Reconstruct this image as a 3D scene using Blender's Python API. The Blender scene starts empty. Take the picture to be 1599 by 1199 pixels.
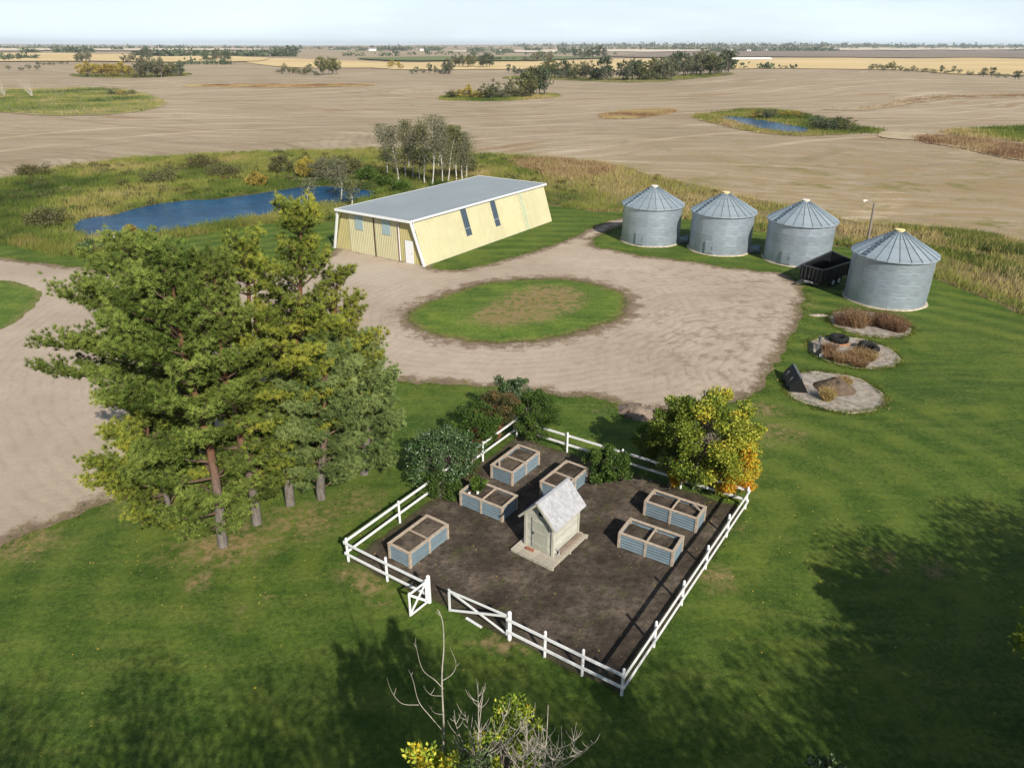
import bpy, math, random
import numpy as np
from mathutils import Vector, Matrix, noise as mnoise
from mathutils.geometry import delaunay_2d_cdt

C = bpy.context.scene.collection
scene = bpy.context.scene
rad = math.radians

# ------------------------------------------------------------------ camera, sky, sun, exposure
CAM_H, PITCH, ROLL, FPX = 18.0, rad(25.45), rad(0.16), 1110.0
PW, PH = 1599.0, 1199.0
cam = bpy.data.cameras.new('camera')
cam.sensor_fit = 'HORIZONTAL'; cam.sensor_width = 36.0; cam.lens = 36.0 * FPX / PW
cam.clip_start = 0.1; cam.clip_end = 60000
cam_o = bpy.data.objects.new('camera', cam); C.objects.link(cam_o)
cam_R = Matrix.Rotation(math.pi / 2 - PITCH, 3, 'X') @ Matrix.Rotation(ROLL, 3, 'Z')
cam_o.location = (0, 0, CAM_H)
cam_o.rotation_euler = cam_R.to_euler()
scene.camera = cam_o

SUN_DIR = Vector((0.42, -0.91, 0)).normalized()      # horizontal direction towards the sun
SUN_EL = rad(34)
sun = bpy.data.lights.new('sun', 'SUN'); sun.energy = 5.0; sun.angle = rad(0.6); sun.color = (1.0, 0.92, 0.80)
sun_o = bpy.data.objects.new('sun', sun); C.objects.link(sun_o)
to_sun = Vector((SUN_DIR.x * math.cos(SUN_EL), SUN_DIR.y * math.cos(SUN_EL), math.sin(SUN_EL)))
sun_o.rotation_euler = to_sun.to_track_quat('Z', 'Y').to_euler()
sun_o.location = (30, -60, 60)

world = bpy.data.worlds.new('World'); scene.world = world; world.use_nodes = True
wt = world.node_tree; wt.nodes.clear()
sky = wt.nodes.new('ShaderNodeTexSky'); sky.sky_type = 'NISHITA'; sky.sun_disc = False
sky.sun_elevation = SUN_EL; sky.sun_rotation = math.atan2(SUN_DIR.x, SUN_DIR.y)
sky.air_density = 1.0; sky.dust_density = 0.6; sky.ozone_density = 1.5
tc = wt.nodes.new('ShaderNodeTexCoord'); mp = wt.nodes.new('ShaderNodeMapping')
mp.inputs['Scale'].default_value = (1.0, 1.0, 7.0)
cn = wt.nodes.new('ShaderNodeTexNoise'); cn.inputs['Scale'].default_value = 2.6; cn.inputs['Detail'].default_value = 7; cn.inputs['Roughness'].default_value = 0.55
cr = wt.nodes.new('ShaderNodeMapRange'); cr.inputs['From Min'].default_value = 0.42; cr.inputs['From Max'].default_value = 0.72
cr.inputs['To Min'].default_value = 0.72; cr.inputs['To Max'].default_value = 1.0
cm = wt.nodes.new('ShaderNodeMix'); cm.data_type = 'RGBA'
cm.inputs['B'].default_value = (14.2, 16.6, 18.4, 1)
wb = wt.nodes.new('ShaderNodeBackground'); wb.inputs['Strength'].default_value = 0.055
wo = wt.nodes.new('ShaderNodeOutputWorld')
L = wt.links.new
L(tc.outputs['Generated'], mp.inputs['Vector']); L(mp.outputs['Vector'], cn.inputs['Vector'])
sx = wt.nodes.new('ShaderNodeSeparateXYZ'); L(tc.outputs['Generated'], sx.inputs[0])
er = wt.nodes.new('ShaderNodeMapRange'); er.inputs['From Min'].default_value = 0.02; er.inputs['From Max'].default_value = 0.35; er.inputs['To Min'].default_value = 1.0; er.inputs['To Max'].default_value = 0.12
L(sx.outputs['Z'], er.inputs['Value'])
em = wt.nodes.new('ShaderNodeMath'); em.operation = 'MULTIPLY'; L(cr.outputs['Result'], em.inputs[0]); L(er.outputs['Result'], em.inputs[1])
L(cn.outputs['Fac'], cr.inputs['Value']); L(em.outputs[0], cm.inputs['Factor'])
L(sky.outputs['Color'], cm.inputs['A']); L(cm.outputs['Result'], wb.inputs['Color']); L(wb.outputs['Background'], wo.inputs['Surface'])

scene.view_settings.view_transform = 'Standard'; scene.view_settings.look = 'None'
scene.view_settings.gamma = 1.0; scene.view_settings.use_curve_mapping = False
scene.view_settings.exposure = 0.36
scene.cycles.max_bounces = 6; scene.cycles.diffuse_bounces = 2; scene.cycles.glossy_bounces = 2
scene.cycles.transmission_bounces = 3; scene.cycles.transparent_max_bounces = 6; scene.cycles.volume_bounces = 0
scene.cycles.use_denoising = True

# ------------------------------------------------------------------ terrain and viewing rays
def sstep(a, b, x):
    t = np.clip((np.asarray(x, float) - a) / (b - a), 0, 1); return t * t * (3 - 2 * t)
def terrain(x, y):
    x = np.asarray(x, float); y = np.asarray(y, float)
    d = np.sqrt(x * x + y * y)
    s = sstep(125, 260, d)
    h = s * (0.75 * np.sin(x / 58 + y / 140 + 0.6) * np.sin(y / 66 - x / 210 + 1.0) + 0.5 * np.sin(x / 37 - y / 61 + 2.0))
    h = h + 4.6 * np.exp(-(((x - 165) / 120) ** 2 + ((y - 400) / 105) ** 2)) * sstep(120, 250, d)
    f = sstep(520, 1600, d)
    h = h + f * 3.2 * np.sin(x / 410 + 0.4) * np.sin(y / 520 + 1.2)
    g = sstep(2200, 7500, y)
    h = h + g * (10 * np.sin(x / 1500 + 1.0) + 12 + 26 * sstep(-1500, 6500, x))
    return h
def tz(x, y): return float(terrain(x, y))
def ray(px, py):
    return cam_R @ Vector(((px - PW / 2) / FPX, (PH / 2 - py) / FPX, -1.0))
def G(px, py):
    """the ground point seen at a photograph pixel"""
    d = ray(px, py); o = Vector((0, 0, CAM_H))
    if d.z > -1e-4: d.z = -1e-4
    n = 260
    ts = np.geomspace(8, 12000, n)
    z = CAM_H + d.z * ts; h = terrain(d.x * ts, d.y * ts)
    k = np.argmax(z < h) if (z < h).any() else n - 1
    a, b = ts[max(k - 1, 0)], ts[k]
    for _ in range(26):
        m = (a + b) / 2
        if CAM_H + d.z * m > tz(d.x * m, d.y * m): a = m
        else: b = m
    return (d.x * b, d.y * b)
def Pz(px, py, z):
    d = ray(px, py); t = (z - CAM_H) / d.z
    return Vector((d.x * t, d.y * t, z))
def Py(px, py, y):
    d = ray(px, py); t = y / d.y
    return Vector((d.x * t, y, CAM_H + d.z * t))

# ------------------------------------------------------------------ object helpers
def tag(o, label=None, cat=None, group=None, kind=None):
    if label: o['label'] = label
    if cat: o['category'] = cat
    if group: o['group'] = group
    if kind: o['kind'] = kind
    return o
def empty(name, loc=(0, 0, 0), rz=0.0, label=None, cat=None, group=None):
    o = bpy.data.objects.new(name, None); C.objects.link(o)
    o.location = loc; o.rotation_euler = (0, 0, rz); o.empty_display_size = 0.3
    return tag(o, label, cat, group)
def link(name, me, parent=None, loc=None, rot=None):
    o = bpy.data.objects.new(name, me); C.objects.link(o)
    if parent: o.parent = parent
    if loc is not None: o.location = loc
    if rot is not None: o.rotation_euler = rot
    return o
def copy_tree(o, parent=None):
    c = o.copy(); C.objects.link(c)
    if parent: c.parent = parent
    for ch in list(o.children): copy_tree(ch, c)
    return c

class MB:
    """collects faces, builds one mesh"""
    def __init__(s): s.v = []; s.f = []; s.m = []; s.cur = 0
    def add(s, vs, fs):
        b = len(s.v); s.v.extend([tuple(v) for v in vs])
        for f in fs: s.f.append([b + i for i in f]); s.m.append(s.cur)
    def box(s, c, size, R=None):
        hx, hy, hz = size[0] / 2, size[1] / 2, size[2] / 2
        vs = [Vector((x, y, z)) for z in (-hz, hz) for y in (-hy, hy) for x in (-hx, hx)]
        if R is not None: vs = [R @ v for v in vs]
        c = Vector(c)
        s.add([v + c for v in vs], [(0, 2, 3, 1), (4, 5, 7, 6), (0, 1, 5, 4), (2, 6, 7, 3), (0, 4, 6, 2), (1, 3, 7, 5)])
    def beam(s, a, b, w, h, up=Vector((0, 0, 1))):
        """box from a to b: w sideways, h along up"""
        a, b = Vector(a), Vector(b); d = (b - a); ln = d.length; d.normalize()
        side = d.cross(up)
        if side.length < 1e-4: side = d.cross(Vector((1, 0, 0)))
        side.normalize(); u = side.cross(d)
        R = Matrix((d, side, u)).transposed()
        s.box((a + b) / 2, (ln, w, h), R)
    def prism(s, poly, ax0, ax1, fn):
        """poly in 2D extruded from ax0 to ax1; fn(u,v,t)->xyz"""
        n = len(poly)
        vs = [fn(u, v, ax0) for u, v in poly] + [fn(u, v, ax1) for u, v in poly]
        fs = [tuple(range(n))[::-1], tuple(range(n, 2 * n))] + [(i, (i + 1) % n, n + (i + 1) % n, n + i) for i in range(n)]
        s.add(vs, fs)
    def cyl(s, a, b, r0, r1=None, n=10, cap=True):
        r1 = r0 if r1 is None else r1
        a, b = Vector(a), Vector(b); d = (b - a).normalized()
        x = d.orthogonal().normalized(); y = d.cross(x)
        vs = []
        for p, r in ((a, r0), (b, r1)):
            for i in range(n):
                t = 2 * math.pi * i / n; vs.append(p + (x * math.cos(t) + y * math.sin(t)) * r)
        fs = [(i, (i + 1) % n, n + (i + 1) % n, n + i) for i in range(n)]
        if cap: fs += [tuple(range(n))[::-1], tuple(range(n, 2 * n))]
        s.add(vs, fs)
    def mesh(s, name, mats, smooth=False, bevel=0):
        me = bpy.data.meshes.new(name); me.from_pydata(s.v, [], s.f)
        if not isinstance(mats, (list, tuple)): mats = [mats]
        for m in mats: me.materials.append(m)
        if len(mats) > 1: me.polygons.foreach_set('material_index', s.m)
        if smooth: me.shade_smooth()
        me.update(); return me
    def build(s, name, mats, parent=None, loc=None, rot=None, smooth=False):
        return link(name, s.mesh(name, mats, smooth), parent, loc, rot)
def one_box(name, c, size, mat, parent=None, R=None):
    m = MB(); m.box((0, 0, 0), size, R); return m.build(name, mat, parent, loc=c)

# numpy mesh
class Geo:
    def __init__(s): s.V = []; s.Q = []; s.T = []; s.tint = []; s.qm = []; s.tm = []; s.n = 0
    def add(s, V, F, tint=0.5, mat=0):
        V = np.asarray(V, float).reshape(-1, 3); F = np.asarray(F, int)
        s.V.append(V); k = F.shape[1]
        (s.Q if k == 4 else s.T).append(F + s.n); (s.qm if k == 4 else s.tm).append(np.full(len(F), mat))
        s.tint.append(np.broadcast_to(np.asarray(tint, float), (len(V),)).copy()); s.n += len(V)
    def mesh(s, name, mats, smooth=True):
        V = np.concatenate(s.V)
        Q = np.concatenate(s.Q) if s.Q else np.zeros((0, 4), int); T = np.concatenate(s.T) if s.T else np.zeros((0, 3), int)
        me = bpy.data.meshes.new(name); me.vertices.add(len(V)); me.vertices.foreach_set('co', V.ravel())
        nl = Q.size + T.size; me.loops.add(nl)
        me.loops.foreach_set('vertex_index', np.concatenate([Q.ravel(), T.ravel()]).astype(np.int32))
        me.polygons.add(len(Q) + len(T))
        st = np.concatenate([np.arange(len(Q)) * 4, Q.size + np.arange(len(T)) * 3]).astype(np.int32)
        me.polygons.foreach_set('loop_start', st)
        if not isinstance(mats, (list, tuple)): mats = [mats]
        for m in mats: me.materials.append(m)
        mi = np.concatenate(([np.concatenate(s.qm)] if s.Q else []) + ([np.concatenate(s.tm)] if s.T else [])).astype(np.int32)
        me.polygons.foreach_set('material_index', mi)
        a = me.attributes.new('tint', 'FLOAT', 'POINT'); a.data.foreach_set('value', np.concatenate(s.tint).astype(np.float32))
        me.update(); me.validate()
        if smooth: me.shade_smooth()
        return me
def unit(a): return a / np.maximum(np.linalg.norm(a, axis=-1, keepdims=True), 1e-9)
def g_tube(geo, P, R, n=6, tint=0.5, mat=0):
    P = np.asarray(P, float); R = np.broadcast_to(np.asarray(R, float), (len(P),))
    T = unit(np.gradient(P, axis=0)); ref = np.array([0.31, 0.95, 0.05]) if abs(T[0][2]) > 0.8 else np.array([0, 0, 1.0])
    X = unit(np.cross(T, ref)); Y = np.cross(T, X)
    a = np.arange(n) * 2 * np.pi / n
    V = P[:, None] + R[:, None, None] * (X[:, None] * np.cos(a)[None, :, None] + Y[:, None] * np.sin(a)[None, :, None])
    k = np.arange(len(P) - 1)[:, None] * n; i = np.arange(n)[None]; j = (i + 1) % n
    F = np.stack([k + i, k + j, k + n + j, k + n + i], -1).reshape(-1, 4)
    geo.add(V.reshape(-1, 3), F, tint, mat)
def g_leaves(geo, P, D, Ln, W, rng, tint, mat=0, kind='quad'):
    """leaf cards at P along D"""
    n = len(P); D = unit(D); X = unit(np.cross(D, unit(rng.normal(size=(n, 3)))))
    Ln = np.broadcast_to(Ln, (n,))[:, None]; W = np.broadcast_to(W, (n,))[:, None]
    if kind == 'quad':
        V = np.stack([P, P + D * Ln * 0.5 + X * W * 0.5, P + D * Ln, P + D * Ln * 0.45 - X * W * 0.5], 1)
        F = np.arange(4 * n).reshape(-1, 4); k = 4
    else:
        V = np.stack([P - X * W * 0.5, P + X * W * 0.5, P + D * Ln], 1); F = np.arange(3 * n).reshape(-1, 3); k = 3
    geo.add(V.reshape(-1, 3), F, np.repeat(np.broadcast_to(tint, (n,)), k), mat)

# ------------------------------------------------------------------ material helper
class MT:
    def __init__(s, name, rough=0.8, spec=0.3, metal=0.0):
        s.m = bpy.data.materials.new(name); s.m.use_nodes = True; s.t = s.m.node_tree; s.t.nodes.clear()
        s.out = s.t.nodes.new('ShaderNodeOutputMaterial'); s.b = s.t.nodes.new('ShaderNodeBsdfPrincipled')
        s.t.links.new(s.b.outputs[0], s.out.inputs[0])
        s.set('Roughness', rough); s.set('Specular IOR Level', spec); s.set('Metallic', metal)
    def set(s, k, v, node=None):
        i = (node or s.b).inputs[k]
        if isinstance(v, bpy.types.NodeSocket): s.t.links.new(v, i)
        elif i.type == 'RGBA' and len(v) == 3: i.default_value = (*v, 1)
        else: i.default_value = v
    def col(s, v): s.set('Base Color', v); return s
    def N(s, ty, **kw):
        n = s.t.nodes.new('ShaderNode' + ty)
        for k, v in kw.items(): setattr(n, k, v)
        return n
    def pos(s, obj=False):
        if obj: return s.N('TexCoord').outputs['Object']
        return s.N('NewGeometry').outputs['Position']
    def mapp(s, vec, scale=(1, 1, 1), rot=(0, 0, 0), loc=(0, 0, 0)):
        n = s.N('Mapping'); s.set('Vector', vec, n); n.inputs['Scale'].default_value = scale; n.inputs['Rotation'].default_value = rot; n.inputs['Location'].default_value = loc
        return n.outputs[0]
    def noise(s, vec, scale, detail=4, rough=0.55, dist=0.0, color=False):
        n = s.N('TexNoise'); s.set('Vector', vec, n); s.set('Scale', scale, n); s.set('Detail', detail, n); s.set('Roughness', rough, n); s.set('Distortion', dist, n)
        return n.outputs['Color' if color else 'Fac']
    def voro(s, vec, scale, feat='F1', out='Distance', rnd=1.0):
        n = s.N('TexVoronoi', feature=feat); s.set('Vector', vec, n); s.set('Scale', scale, n); s.set('Randomness', rnd, n); return n.outputs[out]
    def wave(s, vec, scale, dist=0, detail=2, dscale=1, direction='X', prof='SIN'):
        n = s.N('TexWave', bands_direction=direction, wave_profile=prof); s.set('Vector', vec, n); s.set('Scale', scale, n); s.set('Distortion', dist, n); s.set('Detail', detail, n); s.set('Detail Scale', dscale, n)
        return n.outputs['Fac']
    def attr(s, name): n = s.N('Attribute'); n.attribute_name = name; return n.outputs['Fac']
    def rnd(s): return s.N('ObjectInfo').outputs['Random']
    def ramp(s, f, stops, interp='LINEAR'):
        n = s.N('ValToRGB'); s.set('Fac', f, n); cr = n.color_ramp; cr.interpolation = interp
        while len(cr.elements) < len(stops): cr.elements.new(0.5)
        for e, (p, c) in zip(cr.elements, stops): e.position = p; e.color = (*c, 1) if len(c) == 3 else c
        return n.outputs['Color']
    def rng(s, f, a, b, c=0.0, d=1.0, smooth=False):
        n = s.N('MapRange'); s.set('Value', f, n)
        if smooth: n.interpolation_type = 'SMOOTHSTEP'
        for k, v in (('From Min', a), ('From Max', b), ('To Min', c), ('To Max', d)): n.inputs[k].default_value = v
        return n.outputs['Result']
    def math(s, op, a, b=0.0, c=0.0):
        n = s.N('Math', operation=op)
        for i, v in enumerate((a, b, c)):
            if isinstance(v, bpy.types.NodeSocket): s.t.links.new(v, n.inputs[i])
            else: n.inputs[i].default_value = v
        return n.outputs[0]
    def mix(s, f, a, b, mode='MIX'):
        n = s.N('Mix', data_type='RGBA', blend_type=mode); s.set('Factor', f, n); s.set('A', a, n); s.set('B', b, n); return n.outputs['Result']
    def mulv(s, c, f):
        n = s.N('VectorMath', operation='SCALE'); s.set(0, c, n); s.set('Scale', f, n); return n.outputs[0]
    def addv(s, a, b):
        n = s.N('VectorMath', operation='ADD'); s.set(0, a, n); s.set(1, b, n); return n.outputs[0]
    def bump(s, h, strength=0.5, dist=0.05):
        n = s.N('Bump'); s.set('Height', h, n); n.inputs['Strength'].default_value = strength; n.inputs['Distance'].default_value = dist
        s.t.links.new(n.outputs[0], s.b.inputs['Normal']); return s
    def translucent(s, col, f):
        t = s.N('BsdfTranslucent'); s.set('Color', col, t); mx = s.N('MixShader'); mx.inputs[0].default_value = f
        s.t.links.new(s.b.outputs[0], mx.inputs[1]); s.t.links.new(t.outputs[0], mx.inputs[2]); s.t.links.new(mx.outputs[0], s.out.inputs[0]); return s

def simple(name, c, rough=0.7, spec=0.3, metal=0.0, var=0.12, scale=3.0, bump=0.0, bscale=40, obj=True):
    m = MT(name, rough, spec, metal); p = m.pos(obj)
    n = m.noise(p, scale, 5, 0.65)
    c0 = tuple(x * (1 - var) for x in c); c1 = tuple(min(1, x * (1 + var)) for x in c)
    m.col(m.ramp(n, [(0.3, c0), (0.7, c1)]))
    if bump: m.bump(m.noise(p, bscale, 3), bump, 0.01)
    return m.m
def foliage(name, stops, trans=0.2, rough=0.6, spec=0.25):
    m = MT(name, rough, spec); t = m.attr('tint'); r = m.rnd()
    c = m.ramp(t, stops)
    hs = m.N('HueSaturation'); m.set('Color', c, hs); m.set('Value', m.rng(r, 0, 1, 0.85, 1.15), hs); m.set('Hue', m.rng(r, 0, 1, 0.49, 0.51), hs)
    c = hs.outputs[0]; m.col(c)
    if trans: m.translucent(c, trans)
    return m.m

# ------------------------------------------------------------------ outlines and ground sheets
def spline(pts, k=8, closed=True):
    P = np.array(pts, float); n = len(P); out = []
    for i in range(n if closed else n - 1):
        if closed: a, b, c, d = P[(i - 1) % n], P[i], P[(i + 1) % n], P[(i + 2) % n]
        else: a, b, c, d = P[max(i - 1, 0)], P[i], P[i + 1], P[min(i + 2, n - 1)]
        for j in range(k):
            t = j / k
            out.append(0.5 * ((2 * b) + (c - a) * t + (2 * a - 5 * b + 4 * c - d) * t * t + (3 * b - 3 * c + d - a) * t ** 3))
    return np.array(out)
def wobble(P, amp, size, seed=0):
    Q = P.copy()
    for i, p in enumerate(P):
        v = mnoise.noise_vector(Vector((p[0] / size + seed * 7.3, p[1] / size, seed)))
        w = mnoise.noise_vector(Vector((p[0] / size * 3.1, p[1] / size * 3.1 + seed, 5.0)))
        Q[i] += amp * np.array([v.x + 0.5 * w.x, v.y + 0.5 * w.y])
    return Q
def px_poly(pts): return [G(*p) for p in pts]
def inside(P, poly):
    x, y = P[:, 0], P[:, 1]; r = np.zeros(len(P), bool); n = len(poly)
    for i in range(n):
        x0, y0 = poly[i]; x1, y1 = poly[(i + 1) % n]
        if y0 == y1: continue
        c = ((y0 > y) != (y1 > y)) & (x < (x1 - x0) * (y - y0) / (y1 - y0) + x0); r ^= c
    return r
def dist_to(P, poly, closed=True):
    A = np.asarray(poly, float); B = np.roll(A, -1, 0) if closed else A[1:]
    if not closed: A = A[:-1]
    best = np.full(len(P), 1e9)
    for a, b in zip(A, B):
        d = b - a; L2 = max((d * d).sum(), 1e-9); t = np.clip(((P - a) @ d) / L2, 0, 1)
        q = P - (a + t[:, None] * d); best = np.minimum(best, (q * q).sum(1))
    return np.sqrt(best)
def sheet(name, poly, mat, z=0.02, grid=1.0, attrs=None, zf=None, follow=False):
    poly = np.asarray(poly, float)
    lo, hi = poly.min(0), poly.max(0)
    gx = np.arange(lo[0] + grid * 0.37, hi[0], grid); gy = np.arange(lo[1] + grid * 0.41, hi[1], grid * 0.9)
    X, Y = np.meshgrid(gx, gy); X = X + (np.arange(len(gy)) % 2)[:, None] * grid * 0.5
    P = np.stack([X.ravel(), Y.ravel()], 1); P = P[inside(P, poly)]
    if len(P): P = P[dist_to(P, poly) > grid * 0.35]
    A = np.concatenate([poly, P]) if len(P) else poly
    n = len(poly)
    v, e, f, *_ = delaunay_2d_cdt([Vector(p) for p in A], [(i, (i + 1) % n) for i in range(n)], [], 1, 1e-6)
    V = np.array([(p.x, p.y) for p in v])
    Z = (terrain(V[:, 0], V[:, 1]) + z)
    if zf is not None: Z = Z + zf(V)
    me = bpy.data.meshes.new(name); me.from_pydata(np.column_stack([V, Z]).tolist(), [], [list(t) for t in f]); me.materials.append(mat)
    at = {'edge': lambda V: dist_to(V, poly)}
    at.update(attrs or {})
    for k, fn in at.items():
        a = me.attributes.new(k, 'FLOAT', 'POINT'); a.data.foreach_set('value', np.asarray(fn(V), np.float32))
    me.shade_smooth(); me.update()
    if me.polygons and me.polygons[0].normal.z < 0: me.flip_normals()
    o = link(name, me); o['kind'] = 'structure'
    return o
def blobs(V, spots):
    """soft patches: (x, y, rx, ry, weight)"""
    r = np.zeros(len(V))
    for x, y, rx, ry, w in spots:
        r = np.maximum(r, w * np.exp(-(((V[:, 0] - x) / rx) ** 2 + ((V[:, 1] - y) / ry) ** 2)))
    return r
def clear_bits(V, z): return z

# ------------------------------------------------------------------ ground materials
def mat_stubble():
    m = MT('stubble', 0.95, 0.1); p = m.pos()
    w = m.noise(m.mapp(p, (1, 1, 0)), 0.006, 2, 0.5, color=True)
    wp = m.addv(p, m.mulv(w, 150.0))
    big = m.noise(p, 0.011, 4, 0.6); mid = m.noise(wp, 0.07, 4, 0.65); fine = m.noise(p, 1.3, 5, 0.75)
    c = m.ramp(big, [(0.3, (0.40, 0.335, 0.24)), (0.5, (0.49, 0.415, 0.30)), (0.7, (0.565, 0.485, 0.36))])
    st = m.noise(m.mapp(wp, (0.04, 0.42, 0)), 1.0, 5, 0.7)      # long streaks along the rows
    c = m.mix(m.rng(st, 0.40, 0.62, 0, 0.75), m.mix(1.0, c, (0.70, 0.66, 0.62), 'MULTIPLY'), c)
    wv = m.wave(m.mapp(wp, (1, 1, 0), (0, 0, 0.35)), 0.028, 2.0, 3, 0.6, 'Y')
    c = m.mix(m.math('MULTIPLY', m.rng(wv, 0.1, 0.9, 0.0, 0.5), m.rng(mid, 0.35, 0.6)), c, (0.45, 0.38, 0.29))
    rows = m.wave(m.mapp(wp, (1, 1, 0), (0, 0, 0.35)), 0.19, 3.0, 2, 0.6, 'Y')
    c = m.mix(m.math('MULTIPLY', m.rng(rows, 0.5, 1.0, 0.0, 0.34), m.rng(mid, 0.3, 0.6)), c, (0.20, 0.155, 0.105))
    c = m.mix(m.rng(fine, 0.35, 0.72, 0.0, 0.45), c, (0.19, 0.145, 0.10))
    tr = m.voro(m.mapp(wp, (0.03, 0.11, 0)), 1.0, 'DISTANCE_TO_EDGE')   # wheel marks
    c = m.mix(m.rng(tr, 0.0, 0.035, 0.38, 0.0), c, (0.19, 0.15, 0.105))
    rg = m.noise(m.mapp(wp, (0.02, 0.09, 0), loc=(3, 7, 0)), 1.0, 5, 0.7)
    c = m.mix(m.rng(rg, 0.55, 0.66, 0.0, 0.7), c, (0.25, 0.155, 0.075))
    w2 = m.addv(p, m.mulv(m.noise(m.mapp(p, (1, 1, 0), loc=(90, 40, 0)), 0.0045, 1.5, 0.4, color=True), 190.0))
    for rot, sc, lim in ((0.25, 0.022, 0.45), (-0.5, 0.017, 0.55)):
        tw = m.wave(m.mapp(w2, (1, 1, 0), (0, 0, rot)), sc, 1.5, 2, 0.4, 'Y')
        br = m.noise(m.mapp(w2, (0.010, 0.03, 0), loc=(rot * 30, 0, 0)), 1.0, 3, 0.6)
        c = m.mix(m.math('MULTIPLY', m.rng(tw, 0.955, 0.99, 0.0, 0.55), m.rng(br, lim, lim + 0.08)), c, (0.24, 0.18, 0.12))
        c = m.mix(m.math('MULTIPLY', m.rng(tw, 0.045, 0.01, 0.0, 0.5), m.rng(br, lim + 0.02, lim - 0.08)), c, (0.60, 0.50, 0.37))
    sw = m.noise(p, 0.035, 5, 0.6); c = m.mix(m.rng(sw, 0.44, 0.30, 0.0, 0.6), c, (0.27, 0.20, 0.125)); c = m.mix(m.rng(sw, 0.58, 0.74, 0.0, 0.4), c, (0.54, 0.45, 0.33))
    # coarser, browner and weedier ground just past the yard on the right
    near = m.attr('weedy')
    wn = m.noise(m.mapp(wp, (0.16, 0.5, 0)), 1.0, 6, 0.72)
    c = m.mix(m.math('MULTIPLY', near, m.rng(wn, 0.40, 0.58)), c, (0.30, 0.225, 0.12))
    c = m.mix(m.math('MULTIPLY', near, m.rng(m.noise(p, 0.12, 7, 0.75), 0.53, 0.66)), c, (0.17, 0.165, 0.05))
    m.col(c); m.bump(m.noise(p, 2.2, 4, 0.7), 0.9, 0.12); return m.m
def mat_rough():
    m = MT('rough_ground', 0.95, 0.1); p = m.pos(); l = m.attr('lush')
    n1 = m.noise(p, 0.25, 5, 0.65); n2 = m.noise(p, 3.0, 5, 0.7)
    g = m.ramp(n1, [(0.3, (0.06, 0.075, 0.02)), (0.5, (0.13, 0.13, 0.035)), (0.7, (0.20, 0.17, 0.06))])
    d = m.ramp(n1, [(0.3, (0.13, 0.10, 0.045)), (0.5, (0.24, 0.18, 0.10)), (0.7, (0.34, 0.27, 0.16))])
    c = m.mix(l, d, g); c = m.mix(m.rng(n2, 0.35, 0.7, 0, 0.6), c, (0.07, 0.06, 0.025))
    m.col(c); m.bump(n2, 1.0, 0.15); return m.m
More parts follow.
